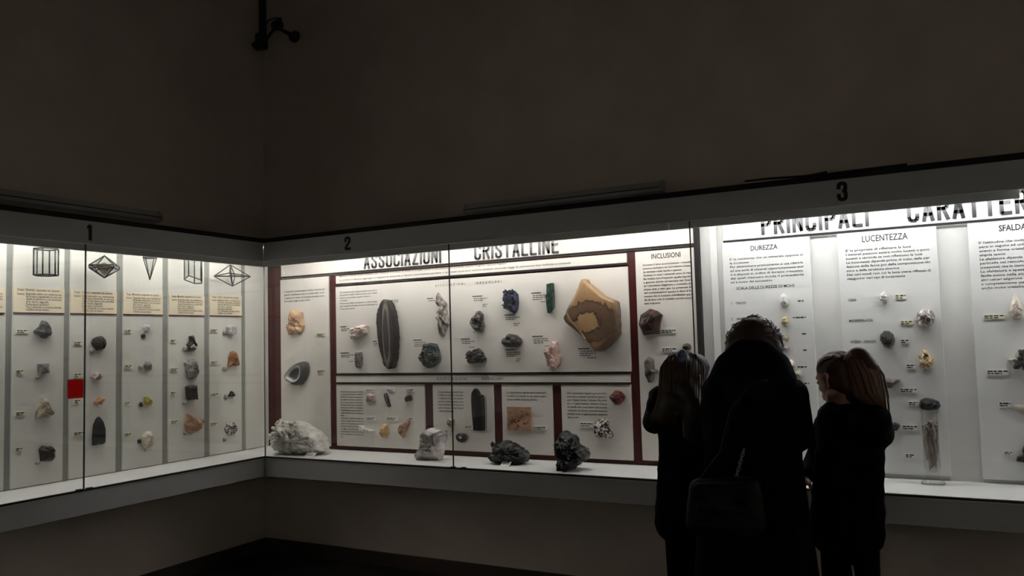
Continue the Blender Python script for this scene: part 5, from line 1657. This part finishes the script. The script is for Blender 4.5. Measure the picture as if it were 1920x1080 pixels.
M['strand_red_lit'] = mat('lit_red_strands', (0.17, 0.075, 0.046), 0.45)  # ponytail highlights painted as a lighter colour than the chestnut base
M['scrunchie'] = mat('blue_white_fabric', (0.34, 0.37, 0.52), 0.8, noise_scale=90, col2=(0.08, 0.10, 0.26), lo=.45, hi=.55)
M['pink_band'] = mat('pink_band', (0.42, 0.20, 0.24), 0.7)
M['bag'] = mat('black_leather', (0.0035, 0.0035, 0.0035), 0.6, spec=0.2, noise_scale=90, noise_amt=0.3, bump=0.2)

_ico = bmesh.new()
bmesh.ops.create_icosphere(_ico, subdivisions=2, radius=1.0)
ICO = [v.co.copy() for v in _ico.verts]
_ico.free()


def hull_mesh(parts, voxel, smooth=4, name='body'):
    """one continuous skin around tapered limbs: parts = (p, rp, q, rq[, squash matrix])"""
    bm = bmesh.new()
    for part in parts:
        p, rp, q, rq = part[:4]
        sq = part[4] if len(part) > 4 else None
        pts = []
        for c, r in ((Vector(p), rp), (Vector(q), rq)):
            for d in ICO:
                e = d * r
                if sq is not None:
                    e = sq @ e
                pts.append(c + e)
        vs = [bm.verts.new(x) for x in pts]
        res = bmesh.ops.convex_hull(bm, input=vs)
        junk = [g for g in res['geom_interior'] if isinstance(g, bmesh.types.BMVert)]
        if junk:
            bmesh.ops.delete(bm, geom=junk, context='VERTS')
    me = bpy.data.meshes.new(name)
    bm.to_mesh(me)
    bm.free()
    o = bpy.data.objects.new('tmp', me)
    C.objects.link(o)
    m = o.modifiers.new('r', 'REMESH')
    m.mode = 'VOXEL'
    m.voxel_size = voxel
    if smooth:
        m2 = o.modifiers.new('s', 'SMOOTH')
        m2.factor = 0.5
        m2.iterations = smooth
    bpy.context.view_layer.update()
    dg = bpy.context.evaluated_depsgraph_get()
    out = bpy.data.meshes.new_from_object(o.evaluated_get(dg))
    out.name = name
    bpy.data.objects.remove(o)
    bpy.data.meshes.remove(me)
    for p in out.polygons:
        p.use_smooth = True
    return out


def W(px, py, y):
    return at_y(px, py, y)


def head_parts(c, R3, s):
    """head about .22 m tall for s = 1; R3 turns (right, forward, up) into the world"""
    def P(x, y, z):
        return c + R3 @ (Vector((x, y, z)) * s)
    q = []

    def add(a, ra, b, rb):
        q.append((P(*a), ra * s, P(*b), rb * s))
    add((0, -.022, .030), .076, (0, .018, .032), .070)       # cranium
    add((0, .020, -.010), .066, (0, .045, -.055), .042)      # face
    add((-.030, .052, -.018), .026, (.030, .052, -.018), .026)   # cheeks
    add((0, .050, -.085), .026, (0, .066, -.093), .017)      # chin
    add((-.050, .010, -.055), .020, (-.012, .058, -.092), .018)  # jaw
    add((.050, .010, -.055), .020, (.012, .058, -.092), .018)
    add((-.036, .074, .026), .011, (.036, .074, .026), .011)  # brow
    add((0, .082, .016), .008, (0, .101, -.022), .011)       # nose
    add((-.010, .088, -.028), .008, (.010, .088, -.028), .008)
    add((-.018, .083, -.052), .008, (.018, .083, -.052), .008)   # lips
    add((-.015, .082, -.063), .0085, (.015, .082, -.063), .0085)
    for sx in (-1, 1):
        add((sx * .076, -.008, -.018), .012, (sx * .082, -.014, .018), .015)   # ears
    return q, P


def hand_parts(wr, d, nrm, s, thumb):
    """palm, four curled fingers and a thumb; d forearm direction, nrm palm side"""
    d = Vector(d).normalized()
    nrm = (Vector(nrm) - d * d.dot(Vector(nrm))).normalized()
    lat = d.cross(nrm) * thumb
    q = []
    pc = wr + d * .045 * s
    q.append((wr, .024 * s, pc, .024 * s))
    for k, (off, l1) in enumerate(((.030, .040), (.011, .046), (-.009, .043), (-.028, .034))):
        a = wr + d * .05 * s + lat * off * .62 * s
        b = wr + d * .088 * s + lat * off * s
        c1 = b + (d * .80 + nrm * .60).normalized() * l1 * s
        c2 = c1 + (d * .15 + nrm * .98).normalized() * l1 * .62 * s
        q += [(a, .013 * s, b, .0098 * s), (b, .0096 * s, c1, .0088 * s), (c1, .0088 * s, c2, .0075 * s)]
    t0 = wr + d * .022 * s + lat * .018 * s
    t1 = wr + d * .058 * s + lat * .052 * s + nrm * .012 * s
    t2 = wr + d * .085 * s + lat * .050 * s + nrm * .034 * s
    q += [(t0, .014 * s, t1, .0110 * s), (t1, .0108 * s, t2, .0088 * s)]
    return q


def frame(yaw, pitch, roll=0.0):
    """columns right, forward, up; yaw 0 looks along +y, positive to the left"""
    return (Matrix.Rotation(yaw, 3, 'Z') @ Matrix.Rotation(pitch, 3, 'X') @ Matrix.Rotation(roll, 3, 'Y'))


def strands(parent, sets, material, name='hair_strands'):
    bm = bmesh.new()
    for pts, r in sets:
        add_tube(bm, pts, [r * .8] + [r] * (len(pts) - 2) + [r * .35], 4)
    o = from_bm(name, bm, M[material], parent, Matrix.Identity(4), True)
    o['kind'] = 'stuff'
    return o


def person(base, label, hd, yaw, pitch, hs, sh, el, wr, hipl, foot, hair, coat_parts, coat_m, hem_z, rng_seed, quilt=None, voxel_c=.012):
    """sh, el, wr: (left, right) world points; hipl: (left, right) hip points; foot: (left, right) ankles"""
    root = empty('person', base, label, 'person')
    off = -Vector(base)
    R3 = frame(yaw, pitch)
    hp, HP = head_parts(hd, R3, hs)
    mid_sh = (sh[0] + sh[1]) / 2
    neck0 = HP(0, -.020, -.060)
    parts = list(hp)
    parts.append((neck0, .052 * hs, mid_sh + Vector((0, 0, .03)), .060 * hs))
    mid_hip = (hipl[0] + hipl[1]) / 2
    for i in (0, 1):
        parts.append((mid_sh, .05, sh[i], .045 * hs))
        parts.append((sh[i], .046 * hs, el[i], .036 * hs))
        parts.append((el[i], .036 * hs, wr[i], .025 * hs))
        d = (wr[i] - el[i]).normalized()
        parts += hand_parts(wr[i], d, Vector((0.5 if i == 0 else -0.5, 0.2, -.6)), .92 * hs, 1 if i == 0 else -1)
        parts.append((mid_sh.lerp(mid_hip, .12) + (hipl[i] - mid_hip), .032, hipl[i], .036))
        parts.append((mid_sh, .045, mid_hip, .032))
        kn = hipl[i].lerp(foot[i], .5) + Vector((0, .02, 0))
        parts.append((hipl[i], .056 * hs, kn, .046 * hs))
        parts.append((kn, .048 * hs, foot[i], .034 * hs))
        parts.append((foot[i], .034 * hs, foot[i] + Vector((0, .10, -.045)), .022))
    body = link('body', hull_mesh([(p[0] + off, p[1], p[2] + off, p[3]) for p in parts], .0058, 3, 'body'), M['skin'], root, Matrix.Identity(4))
    for sx in (-1, 1):
        bm = bmesh.new()
        bmesh.ops.create_icosphere(bm, subdivisions=2, radius=.0125 * hs)
        e = from_bm('eye', bm, M['eye'], root, Matrix.Translation(HP(sx * .031, .074, .006) + off), True)
        bm = bmesh.new()
        bmesh.ops.create_icosphere(bm, subdivisions=2, radius=.0065 * hs)
        from_bm('iris', bm, M['iris'], e, Matrix.Translation(R3 @ Vector((0, .0082 * hs, 0))), True)
    coat = link('coat', hull_mesh([(p[0] + off, p[1], p[2] + off, p[3], *p[4:]) for p in coat_parts], voxel_c, 3, 'coat'), M[coat_m], root, Matrix.Identity(4))
    tp = []
    for i in (0, 1):
        kn = hipl[i].lerp(foot[i], .5) + Vector((0, .015, 0))
        tp += [(hipl[i] + off, .088 * hs, kn + off, .064 * hs), (kn + off, .064 * hs, foot[i] + off + Vector((0, 0, .01)), .052 * hs)]
    link('trousers', hull_mesh(tp, .012, 2, 'trousers'), M['trousers'], root, Matrix.Identity(4))
    for i in (0, 1):
        f = foot[i] + off
        g = [(f + Vector((0, -.02, -.035)), .038, f + Vector((0, .12, -.045)), .034), (f + Vector((0, -.02, -.02)), .040, f + Vector((0, .02, .02)), .040)]
        me = hull_mesh(g, .010, 2, 'shoe')
        for v in me.vertices:
            v.co.z = max(v.co.z, .0005 - base[2])
        link('shoe', me, M['shoe'], root, Matrix.Identity(4))
    return root, HP, R3, off


SQ = Matrix.Diagonal((1, .72, 1)).to_3x3()
# --- the woman in the middle
Y0 = -.80
hd = W(1414, 654, -.66)
sh = (W(1352, 742, Y0), W(1482, 742, Y0))
el = (W(1322, 822, -.72), W(1500, 818, -.72))
wr = (W(1385, 860, -.47), W(1452, 862, -.47))
hip = (W(1388, 960, Y0), W(1446, 960, Y0))
foot = (Vector((3.36, Y0, .085)), Vector((3.54, Y0 - .03, .085)))
cp = []
for (xa, ya, xb, yb, rx) in ((1375, 752, 1452, 752, .105), (1376, 800, 1450, 800, .125), (1374, 850, 1448, 850, .118), (1372, 905, 1452, 905, .122), (1368, 960, 1458, 960, .126), (1364, 1020, 1464, 1020, .132)):
    cp.append((W(xa, ya, Y0), rx, W(xb, yb, Y0), rx, SQ))
for a, b in ((0, 1), (1, 2), (2, 3), (3, 4), (4, 5)):
    cp.append((cp[a][0], cp[a][1], cp[b][0], cp[b][1], SQ))
    cp.append((cp[a][2], cp[a][1], cp[b][2], cp[b][1], SQ))
cp += [(cp[5][0], .132, Vector((cp[5][0].x - .01, Y0, .42)), .145, SQ), (cp[5][2], .132, Vector((cp[5][2].x + .02, Y0, .42)), .145, SQ),
       (cp[5][0], .13, Vector((cp[5][2].x, Y0, .42)), .14, SQ), (cp[5][2], .13, Vector((cp[5][0].x, Y0, .42)), .14, SQ)]
for i in (0, 1):
    cp += [(sh[i], .072, el[i], .060), (el[i], .058, wr[i] + (el[i] - wr[i]) * .15, .046), (sh[i], .075, (sh[0] + sh[1]) / 2 + Vector((0, 0, -.02)), .10)]
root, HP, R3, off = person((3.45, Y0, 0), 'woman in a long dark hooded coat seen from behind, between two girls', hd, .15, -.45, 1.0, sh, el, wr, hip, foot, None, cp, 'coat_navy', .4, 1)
# collar and hood lying on the shoulders, rising to the back of the head
hood = [(W(1366, 684, -.80), .056, W(1456, 684, -.80), .056), (W(1356, 718, -.84), .066, W(1464, 716, -.84), .066), (W(1366, 684, -.80), .056, W(1356, 718, -.84), .066), (W(1456, 684, -.80), .056, W(1464, 716, -.84), .066),
        (W(1394, 661, -.79), .056, W(1430, 661, -.79), .056), (W(1394, 661, -.79), .056, W(1366, 684, -.80), .054), (W(1430, 661, -.79), .056, W(1456, 684, -.80), .054),
        (W(1346, 708, -.80), .036, W(1338, 735, -.80), .055), (W(1400, 730, -.86), .09, W(1425, 730, -.86), .09), (W(1470, 690, -.80), .028, W(1474, 712, -.80), .034)]
hm = link('hood', hull_mesh([(p[0] + off, p[1], p[2] + off, p[3]) for p in hood], .011, 3, 'hood'), M['hood_navy'], root, Matrix.Identity(4))
hm['label'] = 'folded navy hood on the shoulders'
hp = [(HP(0, -.028, .036), .092, HP(0, .012, .052), .078), (HP(-.066, -.02, -.02), .055, HP(.066, -.02, -.02), .055), (HP(0, -.05, -.03), .070, HP(0, -.045, .02), .076), (HP(-.060, -.03, .03), .050, HP(.060, -.03, .03), .050)]
hair = link('hair', hull_mesh([(p[0] + off, p[1], p[2] + off, p[3]) for p in hp], .008, 3, 'hair'), M['hair_brown'], root, Matrix.Identity(4))
rng = random.Random(5)
st = []
for k in range(420):
    a = rng.uniform(0, 2 * math.pi); e = rng.uniform(-.2, 1.5)
    d = Vector((math.cos(a) * math.cos(e), math.sin(a) * math.cos(e) * .95, math.sin(e)))
    if d.y > .75 and d.z < .5:
        continue
    r0 = Vector((d.x * .108, d.y * .100 - .010, d.z * .094 + .030))
    tdir = Vector((-d.y, d.x, rng.uniform(-.8, .2))).normalized() * rng.choice((-1, 1))
    pts = []
    for i in range(5):
        f = i / 4
        p = r0 * (1 + rng.uniform(.01, .09) * math.sin(f * math.pi)) + tdir * .045 * f + Vector((rng.uniform(-.004, .004), rng.uniform(-.004, .004), -.030 * f * f))
        pts.append(HP(*p) + off)
    st.append((pts, .0014))
strands(hair, st, 'hair_brown')

# shoulder bag
bc = W(1362, 935, -1.02)
bag = empty('shoulder_bag', (bc.x, bc.y, bc.z), 'dark shoulder bag with a pale metal chain hanging at the back of the woman', 'bag')
me = hull_mesh([(Vector((-.10, 0, .03)), .045, Vector((.09, 0, .045)), .045), (Vector((-.115, 0, -.10)), .050, Vector((.10, 0, -.10)), .050), (Vector((-.10, 0, .03)), .045, Vector((-.115, 0, -.10)), .050), (Vector((.09, 0, .045)), .045, Vector((.10, 0, -.10)), .050),
                (Vector((-.10, 0, .03)), .045, Vector((.10, 0, -.10)), .045)], .010, 2, 'bag_body')
link('bag_body', me, M['bag'], bag, Matrix.Identity(4))
me = hull_mesh([(Vector((-.10, -.035, .04)), .022, Vector((.09, -.035, .055)), .022), (Vector((-.09, -.045, -.03)), .018, Vector((.08, -.045, -.03)), .018), (Vector((-.10, -.035, .04)), .022, Vector((.08, -.045, -.03)), .018), (Vector((.09, -.035, .055)), .022, Vector((-.09, -.045, -.03)), .018)], .009, 2, 'flap')
link('flap', me, M['bag'], bag, Matrix.Identity(4))
tube('strap', [Vector((-.10, 0, .06)), W(1352, 850, -.97) - bc, W(1372, 770, -.965) - bc, W(1405, 722, -.965) - bc, W(1440, 715, -.95) - bc], .009, M['bag'], bag, n=6)
cpts = [W(1376, 902, -1.0), W(1383, 887, -.99), W(1387, 873, -.985), W(1390, 860, -.98), W(1394, 846, -.975)]
for k in range(9):
    f = k / 8 * 4
    i = min(3, int(f))
    c = cpts[i].lerp(cpts[i + 1], f - i) - bc
    t = (cpts[i + 1] - cpts[i]).normalized()
    s_ = Vector((1, 0, 0)) if k % 2 else Vector((.2, 1, 0)).normalized()
    tube('chain_link', [c + t * .011 * math.sin(a) + s_ * .006 * math.cos(a) for a in [2 * math.pi * j / 8 for j in range(9)]], .0022, M['chain'], bag, n=5)

# --- the girl on the right, turned to the left
Y0 = -.62
hd = W(1572, 713, Y0)
sh = (W(1556, 800, -.50), W(1638, 788, -.70))
el = (W(1532, 858, -.42), W(1646, 812, -.58))
wr = (W(1512, 893, -.50), W(1590, 850, -.36))
hip = (W(1574, 960, Y0), W(1606, 960, Y0))
foot = (Vector((3.74, Y0 + .03, .075)), Vector((3.88, Y0 - .03, .075)))
ring = [(1574, 790, 1625, 788, .095), (1572, 825, 1614, 825, .088), (1570, 858, 1615, 856, .094), (1566, 890, 1614, 888, .094), (1566, 925, 1612, 922, .098), (1566, 960, 1612, 957, .102), (1566, 1000, 1611, 997, .103)]
cp = []
for xa, ya, xb, yb, r in ring:
    cp.append((W(xa, ya, Y0), r, W(xb, yb, Y0), r, SQ))
for a in range(len(ring) - 1):
    k = .955
    cp.append((cp[a][0], cp[a][1] * k, cp[a + 1][0], cp[a + 1][1] * k, SQ))
    cp.append((cp[a][2], cp[a][1] * k, cp[a + 1][2], cp[a + 1][1] * k, SQ))
for i in (0, 1):
    cp += [(sh[i], .066 if i else .055, el[i], .066 if i else .050), (el[i], .064 if i else .048, wr[i] + (el[i] - wr[i]) * .12, .042), (sh[i], .070, (sh[0] + sh[1]) / 2, .085)]
cp += [(W(1566, 778, -.56), .055, W(1590, 776, -.64), .060)]
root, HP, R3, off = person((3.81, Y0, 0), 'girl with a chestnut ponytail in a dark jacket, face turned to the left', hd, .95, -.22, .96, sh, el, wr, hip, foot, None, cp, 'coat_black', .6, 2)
hp = [(HP(0, -.026, .036), .083, HP(0, .010, .052), .074), (HP(0, -.050, -.020), .064, HP(0, -.04, .03), .070), (HP(-.045, -.015, .0), .042, HP(.045, -.015, .0), .042)]
tail = [W(1594, 676, -.66), W(1609, 674, -.67), W(1622, 700, -.68), W(1632, 735, -.69), W(1650, 762, -.70)]
tr = [.034, .052, .062, .056, .026]
tl_ = [(tail[i], tr[i], tail[i + 1], tr[i + 1], Matrix.Diagonal((1, .7, 1)).to_3x3()) for i in range(4)]
tl_.append((W(1600, 735, -.66), .050, W(1608, 700, -.67), .058, Matrix.Diagonal((1, .7, 1)).to_3x3()))
hair = link('hair', hull_mesh([(p[0] + off, p[1] * .96, p[2] + off, p[3] * .96) for p in hp], .008, 3, 'hair'), M['hair_chestnut'], root, Matrix.Identity(4))
pony = link('ponytail', hull_mesh([(p[0] + off, p[1], p[2] + off, p[3], p[4]) for p in tl_], .008, 3, 'ponytail'), M['hair_chestnut'], hair, Matrix.Identity(4))
rng = random.Random(6)
st = []
for k in range(75):
    a = rng.uniform(-1, 1); b = rng.uniform(-1, 1)
    pts = []
    for i in range(5):
        r = tr[i] * (1.04 if i else .8)
        sx = a * r + rng.uniform(-.003, .003)
        sy = -math.sqrt(max(0, 1 - a * a)) * r * .72 * (1 if b < .6 else -1)
        fall = Vector((.002 * i * abs(b), 0, -.0018 * i * i * abs(a)))
        pts.append(tail[i] + Vector((sx, sy, 0)) + fall + off)
    st.append((pts, .0022))
for k in range(50):       # combed strands over the skull towards the band
    s0 = rng.uniform(-1, 1)
    pts = []
    for i in range(5):
        f = i / 4
        ang = -.85 + f * 1.75
        hy = math.sin(-ang); ph = s0 * 1.15 * (1 - .45 * f * f)
        pts.append(HP(.080 * math.sin(ph), ((.084 if hy > 0 else .103) * hy) * math.cos(ph) - .004, .040 + .083 * math.cos(ang) * math.cos(ph)) + off)
    st.append((pts, .0022))
strands(hair, st, 'strand_red_lit')
tube('hair_band', [tail[0] + off + Vector((-.022, -.02, .0)), tail[0] + off + Vector((.0, -.034, .022)), tail[0] + off + Vector((.022, -.02, .034))], .009, M['pink_band'], root, n=8)
for i in (1,):
    hpnt = (hip[i] + off); ft = foot[i] + off
    sx = -.045 if i == 0 else -.03
    kn = hpnt.lerp(ft, .5)
    k2 = kn.lerp(ft, .08)
    tube('trouser_stripe', [kn.lerp(hpnt, .5) + Vector((-.024, -.078, 0)), kn.lerp(hpnt, .2) + Vector((-.018, -.071, 0)), kn + Vector((-.008, -.066, 0)), kn.lerp(ft, .5) + Vector((.012, -.056, 0)), ft + Vector((.012, -.050, .02))], .004, M['stripe'], root, n=5)

# --- the girl on the left, turned to the right
Y0 = -.60
hd = W(1290, 714, Y0)
sh = (W(1238, 762, -.66), W(1322, 775, -.56))
el = (W(1226, 792, -.52), W(1345, 850, -.48))
wr = (W(1262, 790, -.36), W(1330, 835, -.34))
hip = (W(1278, 950, Y0), W(1310, 950, Y0))
foot = (Vector((3.10, Y0 - .02, .075)), Vector((3.22, Y0 + .03, .075)))
ring = [(1262, 775, 1320, 775, .085), (1266, 808, 1318, 808, .086), (1267, 842, 1318, 842, .082), (1267, 880, 1318, 880, .088), (1266, 918, 1318, 918, .090), (1265, 955, 1320, 955, .094), (1265, 980, 1322, 985, .096)]
cp = []
for xa, ya, xb, yb, r in ring:
    cp.append((W(xa, ya, Y0), r, W(xb, yb, Y0), r, SQ))
for a in range(len(ring) - 1):
    k = .955
    cp.append((cp[a][0], cp[a][1] * k, cp[a + 1][0], cp[a + 1][1] * k, SQ))
    cp.append((cp[a][2], cp[a][1] * k, cp[a + 1][2], cp[a + 1][1] * k, SQ))
for i in (0, 1):
    cp += [(sh[i], .062, el[i], .056), (el[i], .055, wr[i] + (el[i] - wr[i]) * .12, .042), (sh[i], .066, (sh[0] + sh[1]) / 2, .085)]
cp += [(W(1278, 765, -.62), .06, W(1306, 765, -.58), .06), (W(1226, 740, -.64), .028, W(1240, 742, -.66), .05)]
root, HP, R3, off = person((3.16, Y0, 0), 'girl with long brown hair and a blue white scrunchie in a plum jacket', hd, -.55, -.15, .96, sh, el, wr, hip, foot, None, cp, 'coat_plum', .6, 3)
hp = [(HP(0, -.026, .036), .085, HP(0, .008, .052), .076), (HP(0, -.050, -.020), .068, HP(0, -.045, .03), .074), (HP(-.055, -.02, -.02), .042, HP(.055, -.02, -.02), .042),
      (HP(-.045, -.04, -.02), .055, W(1258, 755, -.70), .050), (HP(.03, -.05, -.02), .055, W(1300, 765, -.70), .055), (W(1258, 755, -.70), .050, W(1245, 785, -.72), .030), (W(1300, 765, -.70), .055, W(1295, 815, -.70), .035), (W(1258, 755, -.70), .045, W(1300, 765, -.70), .05),
      (W(1250, 712, -.66), .030, W(1252, 745, -.69), .034), (W(1272, 692, -.62), .070, W(1302, 690, -.58), .072)]
hair = link('hair', hull_mesh([(p[0] + off, p[1] * .97, p[2] + off, p[3] * .97) for p in hp], .008, 3, 'hair'), M['hair_dark'], root, Matrix.Identity(4))
rng = random.Random(8)
st = []
for k in range(85):
    a = rng.random() ** 1.7
    x0 = 1238 + 86 * a
    y0 = 700 - 34 * max(0, math.sin(math.pi * a)) ** .6
    dy = rng.uniform(0, 6)
    lean = 1 - a
    pts = [W(1280 + (x0 - 1280) * .55, 662 + dy - 4 * math.sin(math.pi * a), -.66), W(x0 - 1, y0 - 6 + dy, -.70 + .05 * a), W(x0 - 4 * lean, 735 + dy, -.715), W(x0 - 10 * lean, 762 + dy, -.735), W(x0 - 24 * lean + rng.uniform(-3, 3), 790 + dy * 2, -.745)]
    st.append(([p + off for p in pts], .0022))
strands(hair, st, 'strand_lit_tone')
sc = W(1280, 668, -.68) + off
bm = bmesh.new()
for k in range(12):
    a = 2 * math.pi * k / 12
    bmesh.ops.create_icosphere(bm, subdivisions=2, radius=.0125, matrix=Matrix.Translation(sc + Vector((.010 * math.cos(a), -.004 * math.sin(a), .019 * math.sin(a)))))
sm = bpy.data.meshes.new('scrunchie')
bm.to_mesh(sm); bm.free()
to = bpy.data.objects.new('tmp', sm); C.objects.link(to)
mm = to.modifiers.new('r', 'REMESH'); mm.mode = 'VOXEL'; mm.voxel_size = .004
bpy.context.view_layer.update()
me = bpy.data.meshes.new_from_object(to.evaluated_get(bpy.context.evaluated_depsgraph_get()))
bpy.data.objects.remove(to)
for p in me.polygons:
    p.use_smooth = True
link('scrunchie', me, M['scrunchie'], root, Matrix.Identity(4))
tube('collar_edge', [W(1313, 755, -.66) + off, W(1316, 744, -.65) + off, W(1319, 735, -.64) + off], .0035, M['tag_white'], root, n=6)

bpy.data.objects.remove(_txto)
